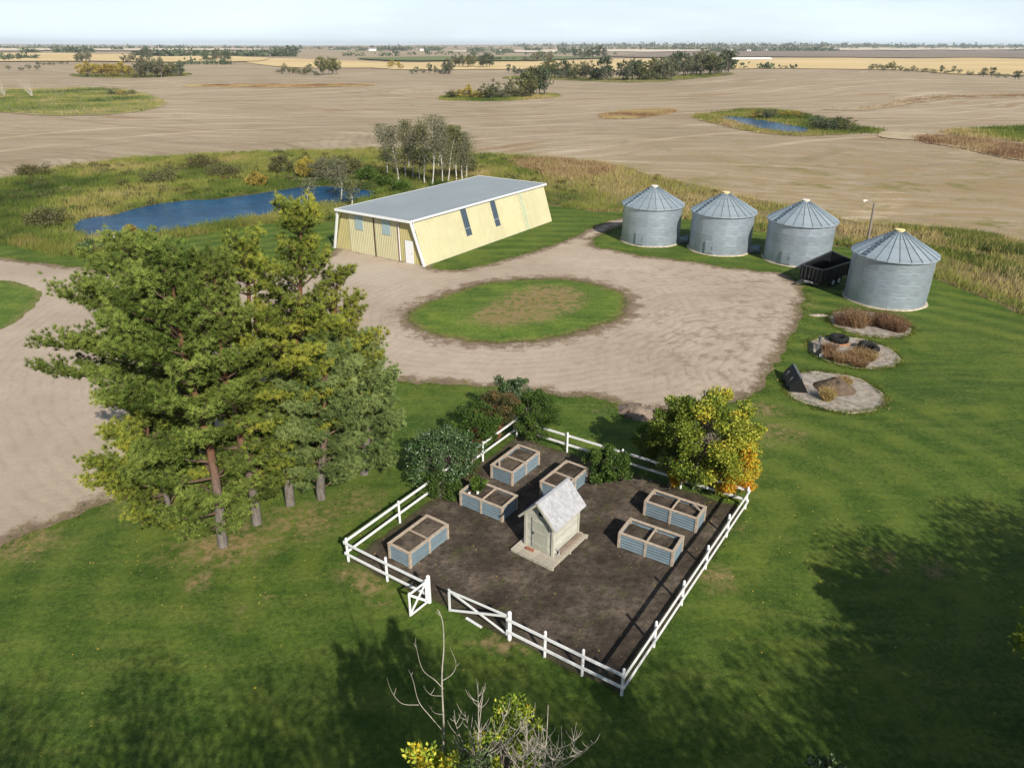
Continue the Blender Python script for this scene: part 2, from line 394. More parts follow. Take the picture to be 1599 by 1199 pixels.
def mat_lawn(name='lawn_grass', bright=1.0):
    m = MT(name, 0.85, 0.15); p = m.pos()
    wp = m.addv(p, m.mulv(m.noise(p, 0.12, 3, 0.5, color=True), 2.5))
    big = m.noise(p, 0.10, 5, 0.6); mid = m.noise(wp, 0.9, 5, 0.65); fine = m.noise(p, 5.0, 6, 0.85); vf = m.noise(p, 26.0, 2, 0.8)
    b = bright
    c = m.ramp(big, [(0.30, (0.038 * b, 0.094 * b, 0.010 * b)), (0.5, (0.072 * b, 0.138 * b, 0.014 * b)), (0.68, (0.125 * b, 0.180 * b, 0.024 * b))])
    c = m.mix(m.rng(mid, 0.40, 0.70, 0, 0.55), c, (0.14 * b, 0.18 * b, 0.030 * b))
    c = m.mix(m.rng(mid, 0.44, 0.28, 0, 0.65), c, (0.022 * b, 0.062 * b, 0.008 * b))
    st = m.wave(m.mapp(m.addv(p, m.mulv(m.noise(p, 0.035, 2, 0.5, color=True), 16.0)), (1, 1, 0), (0, 0, 0.60)), 0.10, 4.0, 3, 0.35, 'Y')
    c = m.mix(m.math('MULTIPLY', m.rng(st, 0.2, 0.9, 0.0, 0.55), m.rng(m.noise(p, 0.06, 3), 0.4, 0.62)), c, (0.030 * b, 0.074 * b, 0.010 * b)); c = m.mix(m.rng(st, 0.2, 0.9, 0.0, 0.08), c, (0.030 * b, 0.074 * b, 0.010 * b))
    st2 = m.noise(m.mapp(wp, (0.16, 1.5, 0), (0, 0, -0.98)), 1.0, 4, 0.6)
    c = m.mix(m.rng(st2, 0.46, 0.66, 0.0, 0.65), c, (0.16 * b, 0.20 * b, 0.038 * b)); c = m.mix(m.rng(st2, 0.44, 0.30, 0.0, 0.5), c, (0.026 * b, 0.066 * b, 0.008 * b))
    c = m.mix(m.rng(fine, 0.44, 0.60, 0.0, 0.70), c, (0.018 * b, 0.042 * b, 0.006 * b)); c = m.mix(m.rng(fine, 0.44, 0.34, 0.0, 0.55), c, (0.14 * b, 0.18 * b, 0.04 * b))
    c = m.mix(m.rng(vf, 0.52, 0.66, 0.0, 0.5), c, (0.17 * b, 0.21 * b, 0.06 * b))
    mw = m.math('SINE', m.math('ADD', m.math('MULTIPLY', m.attr('mow'), 2.7), m.math('MULTIPLY', m.noise(p, 0.05, 2, 0.5), 7.0)))
    mk = m.rng(m.noise(p, 0.09, 4, 0.6), 0.36, 0.60)
    c = m.mix(m.math('MULTIPLY', m.rng(mw, 0.0, 1.0, 0, 0.42), mk), c, (0.155 * b, 0.205 * b, 0.034 * b)); c = m.mix(m.math('MULTIPLY', m.rng(mw, 0.0, -1.0, 0, 0.42), mk), c, (0.030 * b, 0.080 * b, 0.009 * b))
    pt = m.noise(p, 0.28, 6, 0.7); c = m.mix(m.rng(pt, 0.52, 0.70, 0, 0.6), c, (0.17 * b, 0.215 * b, 0.032 * b)); c = m.mix(m.rng(pt, 0.44, 0.30, 0, 0.5), c, (0.030 * b, 0.078 * b, 0.010 * b))
    lf = m.voro(p, 0.9, 'F1'); c = m.mix(m.rng(lf, 0.030, 0.040, 1.0, 0.0), c, (0.42, 0.34, 0.04))   # fallen yellow leaves
    dry = m.math('ADD', m.attr('dry'), m.rng(m.noise(p, 0.45, 6, 0.7), 0.56, 0.74, 0.0, 0.42))
    dn = m.noise(p, 2.4, 6, 0.75)
    c = m.mix(m.rng(m.math('MULTIPLY', dry, m.rng(dn, 0.38, 0.58, 0.15, 1.7)), 0.22, 0.95), c, m.ramp(dn, [(0.3, (0.19, 0.14, 0.045)), (0.7, (0.30, 0.23, 0.12))]))
    m.col(c); m.bump(m.math('ADD', m.noise(p, 7.0, 5, 0.8), m.math('MULTIPLY', vf, 0.5)), 1.0, 0.06); return m.m
def mat_gravel():
    m = MT('gravel', 0.93, 0.12); p = m.pos(); isl = m.attr('isl'); ed = m.attr('edge'); tk = m.attr('turn')
    big = m.noise(p, 0.09, 5, 0.6); mid = m.noise(p, 0.8, 6, 0.7); fine = m.noise(p, 14.0, 4, 0.85)
    c = m.ramp(big, [(0.3, (0.37, 0.305, 0.235)), (0.5, (0.46, 0.38, 0.30)), (0.7, (0.53, 0.45, 0.365))])
    c = m.mix(m.rng(mid, 0.35, 0.65, 0.0, 0.30), c, (0.30, 0.24, 0.185))
    # tyre tracks round the island and across the turning place
    wob = m.math('MULTIPLY', m.noise(p, 0.16, 5, 0.55), 16.0)
    s1 = m.math('SINE', m.math('ADD', m.math('MULTIPLY', isl, 8.5), wob))
    s2 = m.math('SINE', m.math('ADD', m.math('MULTIPLY', tk, 9.0), m.math('MULTIPLY', m.noise(p, 0.11, 6, 0.62), 42.0)))
    brk = m.noise(p, 0.5, 4, 0.6); zone = m.noise(p, 0.07, 2, 0.5)
    a1 = m.math('MULTIPLY', m.rng(s1, 0.15, 1.0, 0, 0.24), m.rng(brk, 0.40, 0.62)); a2 = m.math('MULTIPLY', m.rng(s2, 0.2, 1.0, 0, 0.6), m.rng(brk, 0.54, 0.42))
    c = m.mix(a1, c, (0.235, 0.185, 0.14)); c = m.mix(m.math('MULTIPLY', a2, m.attr('churn')), c, (0.20, 0.155, 0.115))
    c = m.mix(m.math('MULTIPLY', m.attr('churn'), m.rng(mid, 0.50, 0.64, 0, 0.7)), c, (0.19, 0.14, 0.10))
    c = m.mix(m.rng(fine, 0.40, 0.70, 0.0, 0.42), c, (0.24, 0.20, 0.165))
    st = m.voro(p, 7.0); c = m.mix(m.rng(st, 0.10, 0.16, 0.35, 0.0), c, (0.62, 0.57, 0.50))
    # dark broken soil along the rims
    en = m.noise(p, 0.9, 6, 0.75); rim = m.math('MINIMUM', ed, m.math('MULTIPLY', isl, 0.62))
    e = m.math('SUBTRACT', m.math('ADD', rim, 0.0), m.rng(en, 0.3, 0.75, -0.1, 1.75))
    c = m.mix(m.rng(e, -0.35, 0.25, 0.85, 0.0), c, m.ramp(mid, [(0.3, (0.10, 0.068, 0.042)), (0.55, (0.19, 0.135, 0.09)), (0.75, (0.14, 0.13, 0.05))]))
    c = m.mix(m.attr('slab'), c, m.ramp(mid, [(0.3, (0.40, 0.35, 0.29)), (0.7, (0.55, 0.50, 0.43))]))
    m.col(c); h = m.math('ADD', m.math('MULTIPLY', m.noise(p, 5.0, 6, 0.8), 1.0), m.math('MULTIPLY', m.math('ADD', s1, s2), -0.10))
    m.bump(h, 0.7, 0.05); return m.m
def mat_soil(bed=False):
    m = MT('bed_earth' if bed else 'garden_earth', 0.95, 0.1); p = m.pos()
    n1 = m.noise(p, 0.45, 6, 0.65); n2 = m.noise(p, 3.5, 6, 0.75); n3 = m.noise(p, 20, 3, 0.8)
    c = m.ramp(n1, [(0.32, (0.040, 0.030, 0.024)), (0.5, (0.092, 0.073, 0.058)), (0.66, (0.185, 0.148, 0.116))])
    c = m.mix(m.rng(n2, 0.45, 0.62, 0, 0.65), c, (0.04, 0.03, 0.024))
    c = m.mix(m.rng(m.noise(p, 1.1, 6, 0.7, 0.5), 0.56, 0.68, 0, 0.55), c, (0.085, 0.10, 0.03))
    c = m.mix(m.rng(m.voro(p, 3.0), 0.05, 0.07, 0.8, 0), c, (0.34, 0.27, 0.15))
    c = m.mix(m.rng(n3, 0.58, 0.75, 0, 0.5), c, (0.2, 0.16, 0.12))
    if not bed: c = m.mix(m.rng(m.attr('edge'), 0.0, 0.5, 0.5, 0.0), c, (0.06, 0.07, 0.02))
    m.col(c); m.bump(n2, 1.0, 0.12); return m.m
def mat_water():
    m = MT('water', 0.12, 0.35); p = m.pos()
    rp = m.math('ADD', m.noise(m.mapp(p, (1, 2.2, 1), (0, 0, 0.25)), 2.2, 4, 0.7), m.noise(m.mapp(p, (0.4, 1.3, 1), (0, 0, 0.25)), 0.6, 3, 0.6))
    m.col(m.ramp(m.math('ADD', m.math('MULTIPLY', m.noise(m.mapp(p, (0.5, 1.6, 1)), 0.9, 5, 0.7), 0.6), m.math('MULTIPLY', m.noise(p, 0.08, 2), 0.4)), [(0.34, (0.004, 0.028, 0.075)), (0.5, (0.008, 0.062, 0.16)), (0.66, (0.025, 0.12, 0.26))]))
    m.set('IOR', 1.2); m.bump(rp, 0.7, 0.15); return m.m
def mat_far(name, a, b, scale=0.01, stretch=(0.3, 1, 1), blend=0):
    m = MT(name, 0.95, 0.1); p = m.pos()
    n = m.noise(m.mapp(p, stretch), scale, 5, 0.65); n2 = m.noise(m.mapp(p, (0.2, 1, 1)), scale * 7, 4, 0.7)
    c = m.ramp(n, [(0.35, a), (0.65, b)]); c = m.mix(m.rng(n2, 0.4, 0.7, 0, 0.4), c, tuple(x * 0.72 for x in a))
    if blend:
        e = m.math('SUBTRACT', m.attr('edge'), m.rng(m.noise(m.mapp(p, (0.5, 1, 1)), 0.35, 6, 0.75), 0.3, 0.7, 0.0, blend)); c = m.mix(m.rng(e, -0.4 * blend, 0.35 * blend, 1.0, 0.0), c, (0.42, 0.335, 0.23))
        c = m.mix(m.rng(m.noise(m.mapp(p, (0.4, 1, 1)), 0.16, 6, 0.7), 0.48, 0.64, 0, 0.8), c, (0.34, 0.27, 0.15))
    m.col(c); return m.m
M_st, M_ro, M_la, M_gr, M_so, M_wa = mat_stubble(), mat_rough(), mat_lawn(), mat_gravel(), mat_soil(), mat_water()
M_isl = mat_lawn('island_grass', 1.3)

# base ground: one sheet out to the horizon, rings and spokes round the yard
def base_ground():
    th = np.concatenate([np.arange(-60, 60, 0.5), np.arange(60, 300, 6.0)]); th = np.radians(th)
    r = np.concatenate([[0.5], np.geomspace(4, 14000, 400)])
    X = r[:, None] * np.sin(th)[None]; Y = r[:, None] * np.cos(th)[None]
    n, k = X.shape; V = np.column_stack([X.ravel(), Y.ravel(), terrain(X, Y).ravel()])
    i = np.arange(n - 1)[:, None] * k; j = np.arange(k)[None]; j2 = (j + 1) % k
    F = np.stack([i + j, i + k + j, i + k + j2, i + j2], -1).reshape(-1, 4)
    g = Geo(); g.add(V, F); me = g.mesh('stubble_field', M_st)
    a = me.attributes.new('weedy', 'FLOAT', 'POINT')
    w = sstep(8, 30, V[:, 0]) * sstep(190, 95, V[:, 1]) * 0.95
    w = np.maximum(w, 0.85 * sstep(70, 110, V[:, 0]) * sstep(150, 110, V[:, 1]))
    a.data.foreach_set('value', w.astype(np.float32))
    if me.polygons[0].normal.z < 0: me.flip_normals()
    o = link('stubble_field', me); o['kind'] = 'structure'
base_ground()

lawn_px_far = [(-120, 372), (0, 379), (51, 391), (111, 400), (176, 394), (220, 384), (287, 371), (371, 357), (439, 349), (527, 344), (620, 325), (740, 305), (868, 322), (930, 332), (965, 331), (1060, 342), (1090, 346), (1200, 364), (1300, 384), (1345, 392), (1455, 433), (1520, 459), (1599, 491), (1700, 535)]
lawn_far = px_poly(lawn_px_far)
lawn_poly = wobble(spline([(-75, lawn_far[0][1] - 12)] + lawn_far + [(60, 26), (60, -40), (-75, -40)], 6), 0.5, 3.0, 1)
rough_px = [(-160, 305), (-60, 288), (0, 280), (101, 261), (189, 249), (304, 242), (422, 237), (540, 234), (640, 234), (743, 240), (871, 249), (966, 258), (1030, 278), (1120, 297), (1200, 317), (1320, 343), (1400, 352), (1500, 361), (1599, 374), (1720, 392), (1850, 520), (1720, 560), (1560, 520), (1300, 430), (1000, 372), (870, 372), (600, 420), (300, 420), (100, 425), (-200, 420)]
rough_poly = wobble(spline(px_poly(rough_px), 6), 1.2, 6.0, 2)
pond_px = [(115, 356), (117, 349), (135, 342), (176, 337), (209, 327), (257, 318), (304, 313), (338, 312), (365, 308), (405, 303), (456, 295), (490, 291.5), (527, 293), (560, 294), (584, 303), (568, 310), (534, 317), (500, 318), (473, 320), (422, 334), (355, 345), (287, 356), (220, 366), (152, 371), (132, 366)]
pond_poly = wobble(spline(px_poly(pond_px), 6), 0.35, 1.6, 3)
grav_px = [(157, 422), (250, 433), (330, 437), (420, 425), (500, 405), (524, 391), (526, 385), (665, 412), (668, 419), (720, 421), (780, 408), (850, 388), (900, 368), (935, 352), (960, 343), (985, 338), (992, 343), (972, 353), (945, 364), (925, 375), (940, 387), (1007, 400), (1075, 408), (1143, 420), (1203, 425), (1237, 434), (1254, 459), (1254, 479), (1244, 513), (1227, 547), (1207, 574), (1190, 608), (1160, 625), (1132, 632), (1080, 640), (1040, 646), (1018, 659), (996, 655), (967, 643), (942, 626), (862, 617), (800, 607), (740, 603), (680, 600), (620, 597), (585, 593), (520, 612), (440, 650), (370, 695), (300, 740), (230, 768), (180, 780), (148, 795), (90, 818), (27, 840), (-60, 890), (-260, 1010), (-330, 700), (-260, 470), (-60, 398), (0, 403), (60, 411)]
def hold(pts): return pts
grav_poly = wobble(spline(px_poly(grav_px), 8), 0.42, 1.5, 4)
isl_px = [(640, 497), (655, 483), (680, 470), (720, 455), (765, 444), (820, 438), (880, 438), (930, 446), (965, 458), (976, 470), (974, 485), (960, 498), (930, 510), (885, 522), (840, 531), (790, 535), (735, 533), (690, 524), (655, 511)]
isl_poly = wobble(spline(px_poly(isl_px), 8), 0.30, 1.2, 5)
lobe_px = [(-200, 430), (-60, 433), (0, 438), (30, 443), (55, 452), (65, 465), (55, 480), (30, 500), (0, 516), (-60, 540), (-240, 600)]
lobe_poly = wobble(spline(px_poly(lobe_px), 8), 0.25, 1.2, 6)
bare_px = [(735, 503), (770, 480), (800, 462), (840, 450), (885, 452), (908, 462), (905, 478), (880, 490), (850, 501), (800, 509), (760, 510)]
bare_c = px_poly(bare_px)

sheet('rough_grass_ground', rough_poly, M_ro, 0.015, 3.0, {'lush': lambda V: np.clip(sstep(6, -8, V[:, 0]) * (0.55 + 0.45 * sstep(118, 100, V[:, 1])) + 0.65 * blobs(V, [(*G(1520, 385), 12, 8, 1)]), 0, 1)})
_pc = pond_poly.mean(0); _nr = np.roll(pond_poly, -1, 0) - np.roll(pond_poly, 1, 0); _nr = np.column_stack([_nr[:, 1], -_nr[:, 0]]) / np.maximum(np.linalg.norm(_nr, axis=1)[:, None], 1e-6)
_sg = 1 if (_nr[3] @ (pond_poly[3] - _pc)) > 0 else -1
sheet('muddy_bank', wobble(pond_poly + _nr * _sg * 0.55, 0.3, 1.2, 33), simple('bank_mud', (0.115, 0.09, 0.062), 0.8, 0.3, 0, 0.35, 0.8, 0.5, 4), 0.03, 2.0)
sheet('pond_water', pond_poly, M_wa, 0.045, 2.0)
def sp(px, py, rx, ry, w=1.0): x, y = G(px, py); return (x, y, rx, ry, w)
dry_spots = [sp(352, 850, 2.2, 1.6, .75), sp(470, 815, 2.0, 1.5, .6), sp(250, 790, 2.6, 1.6, .5), sp(575, 905, 0.8, 0.5, 1.0), sp(548, 890, 0.5, 0.4, .9), sp(610, 925, 0.6, 0.3, .8), sp(560, 780, 1.6, 1.2, .45), sp(1140, 900, 0.35, 0.9, .7), sp(1150, 820, 0.3, 0.9, .7), sp(1105, 905, 0.4, 1.0, .8), sp(780, 1005, 0.9, 0.3, .8), sp(1215, 675, 2.0, 1.3, .55), sp(1190, 640, 1.5, 1.0, .6),
             sp(1380, 870, 0.9, 0.7, .5), sp(1460, 890, 0.8, 0.8, .4), sp(40, 850, 1.6, 1.2, .7), sp(312, 910, 0.4, 0.2, .8), sp(408, 930, 0.5, 0.2, .6), sp(1240, 470, 2, 4, .45), sp(600, 940, 0.7, 0.5, .5), sp(935, 640, 1.2, 0.5, .5)]
g4 = np.array([G(*q_) for q_ in ((544.5, 877), (970.5, 1086), (1163, 795), (807, 682))])
sheet('lawn', lawn_poly, M_la, 0.03, 0.8, {'mow': lambda V: dist_to(V, g4), 'dry': lambda V: blobs(V, dry_spots)})
slab_xy = px_poly([(560, 418), (600, 415), (640, 430), (600, 446), (540, 440)])
sheet('gravel_driveway', grav_poly, M_gr, 0.045, 0.55, {
    'isl': lambda V: dist_to(V, isl_poly), 'turn': lambda V: np.hypot(V[:, 0] - G(1330, 600)[0], V[:, 1] - G(1330, 600)[1]),
    'churn': lambda V: np.clip(blobs(V, [sp(1130, 540, 7, 9, 1), sp(1180, 440, 6, 5, .9), sp(1060, 430, 8, 4, .5), sp(1210, 500, 4, 9, 1)]), 0, 1),
    'slab': lambda V: 0.75 * sstep(0.8, -0.3, np.where(inside(V, slab_xy), -1, 1) * dist_to(V, slab_xy)) * 0.5})
sheet('grass_island', isl_poly, M_isl, 0.06, 0.45, {'dry': lambda V: np.clip(sstep(1.9, -1.6, np.where(inside(V, bare_c), -1, 1) * dist_to(V, bare_c)) * 0.98 + 0.5 * sstep(0.9, 0.0, dist_to(V, isl_poly)), 0, 1.3)}, zf=lambda V: 0.10 * sstep(0, 2.5, dist_to(V, isl_poly)))
sheet('grass_verge', lobe_poly, M_isl, 0.06, 0.6, {'dry': lambda V: 0.5 * sstep(1.2, 0.0, dist_to(V, lobe_poly))})

# garden corners on the ground
gL = Vector((*G(544.5, 877), 0)); gF = Vector((*G(970.5, 1086), 0)); gR = Vector((*G(1163, 795), 0)); gB = Vector((*G(807, 682), 0))
gc = (gL + gF + gR + gB) / 4
gpoly = [tuple((p + (p - gc).normalized() * -0.05)[:2]) for p in (gL, gF, gR, gB)]
gp = []
for i in range(4):
    a, b = np.array(gpoly[i]), np.array(gpoly[(i + 1) % 4])
    for k in range(24): gp.append(a + (b - a) * k / 24)
garden_poly = wobble(np.array(gp), 0.16, 0.5, 7)
sheet('garden_soil', garden_poly, M_so, 0.05, 0.3)

# far ground: other fields and dry sloughs, each its own sheet
M_gold = mat_far('ripe_crop', (0.56, 0.42, 0.21), (0.70, 0.55, 0.31), 0.006)
M_green = mat_far('green_crop', (0.13, 0.17, 0.07), (0.20, 0.22, 0.10), 0.006)
M_pale = mat_far('pale_stubble', (0.62, 0.52, 0.40), (0.72, 0.62, 0.50), 0.003)
M_brown = mat_far('tilled_earth', (0.23, 0.18, 0.145), (0.29, 0.235, 0.19), 0.004)
M_scrub = mat_far('dead_weeds', (0.13, 0.065, 0.03), (0.24, 0.15, 0.08), 0.15, (0.5, 1, 1), 5.0)
M_scp = mat_far('bleached_weeds', (0.40, 0.33, 0.22), (0.58, 0.49, 0.36), 0.15, (0.5, 1, 1), 5.0)
M_sward = mat_far('slough_grass', (0.09, 0.12, 0.03), (0.24, 0.25, 0.10), 0.09, (0.5, 1, 1), 3.0)
far = [
    ('ripe_field', [(-300, 97), (-300, 85), (120, 85), (240, 89), (400, 91), (400, 97), (230, 98), (60, 97)], M_gold, 1.0, 45, 3),
    ('ripe_field', [(400, 92), (520, 95), (600, 98), (700, 98), (860, 96), (960, 93), (1160, 92), (1420, 92), (1800, 92), (1800, 119), (1560, 118), (1480, 116), (1400, 110), (1200, 108), (1000, 111), (900, 110), (800, 109), (640, 110), (560, 107), (400, 101)], M_gold, 0.45, 30, 3),
    ('green_field', [(560, 92), (640, 90.5), (800, 89.5), (900, 89.5), (940, 92), (860, 95), (700, 96.5), (600, 96)], M_green, 1.4, 45, 3),
    ('tilled_field', [(940, 89), (1030, 83), (1160, 81), (1400, 80.5), (1900, 80), (1900, 90), (1500, 91), (1200, 90), (1000, 91)], M_brown, 1.5, 60, 3),
    ('pale_field', [(-300, 79.5), (-300, 77), (100, 77), (400, 77.3), (420, 79), (100, 80)], M_pale, 2.5, 120, 3),
    ('pale_field', [(700, 81.5), (760, 79.5), (900, 78.5), (1110, 78.3), (1100, 80.5), (950, 82), (800, 83)], M_pale, 2.0, 90, 3),
    ('pale_field', [(1290, 79.3), (1320, 76.4), (1500, 75.6), (1900, 75.0), (1900, 79.0), (1500, 79.6)], M_pale, 3.0, 120, 3),
    ('slough_grass', [(-90, 148), (-40, 143), (0, 140), (60, 139), (150, 137), (200, 141), (235, 150), (258, 161), (245, 170), (190, 178), (100, 182), (30, 178), (-60, 172)], M_sward, 0.12, 4, 8),
    ('slough_grass', [(1085, 181), (1120, 177), (1170, 172), (1230, 174), (1270, 183), (1330, 196), (1380, 206), (1300, 211), (1240, 213), (1180, 207), (1130, 197), (1095, 188)], M_sward, 0.12, 4, 8),
    ('slough_grass', [(688, 156), (720, 158), (790, 158), (868, 152), (860, 148), (780, 146), (700, 150)], M_sward, 0.12, 5, 5),
    ('slough_grass', [(118, 120), (200, 122.5), (290, 118.5), (288, 115), (200, 115), (120, 116)], M_sward, 0.15, 8, 4),
    ('slough_grass', [(790, 124), (860, 125), (960, 129), (1050, 127), (1140, 118), (1130, 114), (1040, 119), (960, 122), (870, 119), (800, 120)], M_sward, 0.15, 8, 4),
    ('dry_slough', [(285, 134.5), (340, 132.5), (480, 132), (578, 132.5), (570, 135), (480, 137), (330, 136.5)], M_scrub, 0.13, 5, 6),
    ('dry_slough', [(938, 181), (960, 176), (1000, 173), (1050, 172), (1045, 177), (1000, 184), (950, 186)], M_scrub, 0.12, 3, 6),
    ('dry_slough', [(1290, 172), (1340, 169), (1390, 161), (1450, 151), (1599, 146), (1760, 140), (1760, 150), (1599, 152), (1470, 156), (1400, 167), (1340, 173)], M_scrub, 0.13, 5, 6),
    ('dry_slough', [(1440, 213), (1500, 215), (1599, 228), (1720, 240), (1720, 262), (1599, 252), (1500, 232), (1440, 222)], M_scrub, 0.12, 3, 6),
    ('dry_slough', [(1380, 207), (1440, 208), (1475, 215), (1450, 219), (1400, 218), (1370, 212)], M_scp, 0.14, 3, 6),
    ('slough_grass', [(1480, 205), (1599, 200), (1720, 204), (1720, 226), (1599, 222), (1500, 213)], M_sward, 0.10, 5, 6),
    ('dry_slough', [(800, 252), (870, 250), (950, 262), (940, 274), (880, 280), (830, 266)], M_scrub, 0.06, 1.2, 6),
]
pond2_px = [(1124, 185), (1150, 184), (1195, 190), (1240, 198), (1262, 202), (1262, 207), (1232, 208), (1187, 202), (1142, 190)]
for i, (nm, px, mt, z, gr, sm) in enumerate(far):
    P = spline(px_poly(px), 6); ext = np.median(np.hypot(P[:, 0], P[:, 1]))
    sheet(nm, wobble(P, ext * 0.007, ext * 0.022, 10 + i), mt, z, gr)
sheet('slough_water', spline(px_poly(pond2_px), 6), M_wa, 0.22, 4)

# pads of the bins that are gone
M_pad = simple('pad_gravel', (0.30, 0.27, 0.235), 0.95, 0.1, 0, 0.45, 1.9, 0.6, 14)
M_rim = simple('pad_rim', (0.44, 0.38, 0.30), 0.9, 0.15, 0, 0.35, 3, 0.4, 20)
def round_pad(px, py, r, label, dz=0.0):
    x, y = G(px, py); t = empty('round_pad', (x, y, 0.03), 0, label, 'pad', 'round pads left by removed grain bins')
    rng = np.random.default_rng(int(px)); n = 64; rr = r * (1 + 0.03 * np.array([mnoise.noise(Vector((math.cos(a) * 1.7, math.sin(a) * 1.7, px))) for a in np.arange(n) * 2 * np.pi / n]) * 2)
    m = MB(); vs = [(0, 0, 0.03)]; fs = []
    for j, (f, z) in enumerate(((0.5, 0.035), (0.93, 0.03))):
        vs += [(rr[i] * f * math.cos(i * 2 * math.pi / n), rr[i] * f * math.sin(i * 2 * math.pi / n), z) for i in range(n)]
    fs = [(0, 1 + i, 1 + (i + 1) % n) for i in range(n)] + [(1 + i, 1 + n + i, 1 + n + (i + 1) % n, 1 + (i + 1) % n) for i in range(n)]
    m.add(vs, fs); m.build('gravel_bed', M_pad, t)
    m = MB(); vs = []; fs = []
    for i in range(n):
        a = i * 2 * math.pi / n; k = 1 + rng.normal() * 0.012
        hz_ = 0.03 + 0.055 * mnoise.noise(Vector((math.cos(a) * 2.6 + px, math.sin(a) * 2.6, 2.0)))
        for f, z in ((0.91, -0.02), (0.925, hz_), (0.975 * k, hz_), (1.0 * k, -0.03)): vs.append((rr[i] * f * math.cos(a), rr[i] * f * math.sin(a), z))
    for i in range(n):
        
        for k in range(3): a = i * 4 + k; b = ((i + 1) % n) * 4 + k; fs.append((a, a + 1, b + 1, b))
    m.add(vs, fs); m.build('rim', M_rim, t, smooth=True)
    return t
round_pad(1357, 506, 2.8, 'round pad overgrown with reddish weeds, just in front of the nearest bin')
round_pad(1331, 550, 2.8, 'middle round pad, littered with old tyres and tan weeds')
round_pad(1301, 611, 2.75, 'round grey gravel pad with the black bucket and a heap of soil')

# ------------------------------------------------------------------ yellow shed
def wall_metal(name, c, ribs=True):
    m = MT(name, 0.55, 0.35); p = m.pos(True)
    n = m.noise(p, 0.8, 5, 0.6); n2 = m.noise(m.mapp(p, (3, 3, 0.25)), 1.0, 4, 0.6); r = m.rnd()
    k = m.ramp(n, [(0.3, tuple(x * 0.93 for x in c)), (0.7, tuple(min(1, x * 1.04) for x in c))])
    k = m.mix(m.rng(n2, 0.45, 0.75, 0, 0.25), k, tuple(x * 0.72 for x in c))
    hs = m.N('HueSaturation'); m.set('Color', k, hs); m.set('Value', m.rng(r, 0, 1, 0.95, 1.03), hs); m.col(hs.outputs[0]); return m.m
M_yel = wall_metal('yellow_cladding', (0.49, 0.465, 0.295)); M_yel2 = wall_metal('faded_yellow_cladding', (0.44, 0.395, 0.185))
M_white = simple('white_paint', (0.72, 0.735, 0.75), 0.55, 0.3, 0, 0.10, 9); M_roofs = simple('grey_roof_sheet', (0.245, 0.285, 0.315), 0.55, 0.35, 0, 0.07, 0.25)
M_red = simple('rusty_red_trim', (0.16, 0.04, 0.025), 0.7); M_dark = simple('dark_trim', (0.05, 0.03, 0.025), 0.7)
M_sky = simple('clear_corrugated_panel', (0.30, 0.40, 0.42), 0.35, 0.5, 0, 0.15, 5); M_louv = simple('dark_blue_panel', (0.045, 0.07, 0.10), 0.35, 0.5)
M_pane = simple('pale_green_panel', (0.48, 0.52, 0.36), 0.5); M_conc = simple('concrete', (0.50, 0.46, 0.40), 0.9, 0.2, 0, 0.18, 2, 0.4, 30)
FL, FR, BR = [Vector((*G(*p), 0)) for p in ((523, 388), (663, 417), (875, 348))]
wd = (FR - FL); ln = (BR - FR); ln = ln - wd.normalized() * ln.dot(wd.normalized())
W_, L_ = wd.length, ln.length; H_ = 4.0; LEAN = 1.3; OH = 0.45
sh = empty('storage_shed', FL, math.atan2(wd.y, wd.x), 'long pale yellow metal shed with leaning walls and flat grey roof, beside the pond', 'shed')
# local frame: x across the front, y away along the length, z up
def ribbed(name, fn, u0, u1, v0, v1, mat, parent, pitch=0.3, depth=0.035, offs=0.0, n_out=1, v1b=None):
    """profiled sheet: fn(u, v, out)->xyz"""
    m = MB(); us = []
    u = u0
    while u < u1 - 1e-6:
        us += [(u, 0), (min(u + pitch * 0.62, u1), 0), (min(u + pitch * 0.70, u1), depth), (min(u + pitch * 0.92, u1), depth)]; u += pitch
    us.append((u1, 0)); us = [q for i, q in enumerate(us) if i == 0 or q[0] > us[i - 1][0] + 1e-5]
    vs = []
    for a, d in us:
        vs.append(fn(a, v0, d + offs)); vs.append(fn(a, v1, d + offs)); 
    m.add(vs, [(2 * i, 2 * i + 2, 2 * i + 3, 2 * i + 1) for i in range(len(us) - 1)])
    return m.build(name, mat, parent)
hyp = math.hypot(LEAN, H_)
def right_w(u, v, o): f = v / H_; return (W_ - LEAN * f + o * H_ / hyp, u, v + o * LEAN / hyp)
def left_w(u, v, o): f = v / H_; return (LEAN * f - o * H_ / hyp, u, v + o * LEAN / hyp)
Y0 = 0.15
npan = 12
for k in range(npan):   # side cladding in sheets
    a, b = Y0 + (L_ - Y0) * k / npan, Y0 + (L_ - Y0) * (k + 1) / npan
    ribbed('wall_panel', right_w, a, b, 0.05, H_ - 0.14, M_yel, sh, 0.305)
ribbed('wall', left_w, Y0, L_, 0.05, H_ - 0.14, M_yel, sh, 0.305)
m = MB(); m.add([(0, L_, 0), (W_, L_, 0), (W_ - LEAN, L_, H_ - .14), (LEAN, L_, H_ - .14)], [(0, 1, 2, 3)]); m.build('rear_wall', M_yel, sh)
m = MB(); m.box((W_ / 2, L_ / 2, 0.03), (W_ - 0.02, L_ - 0.3, 0.08)); m.build('foundation', M_conc, sh)
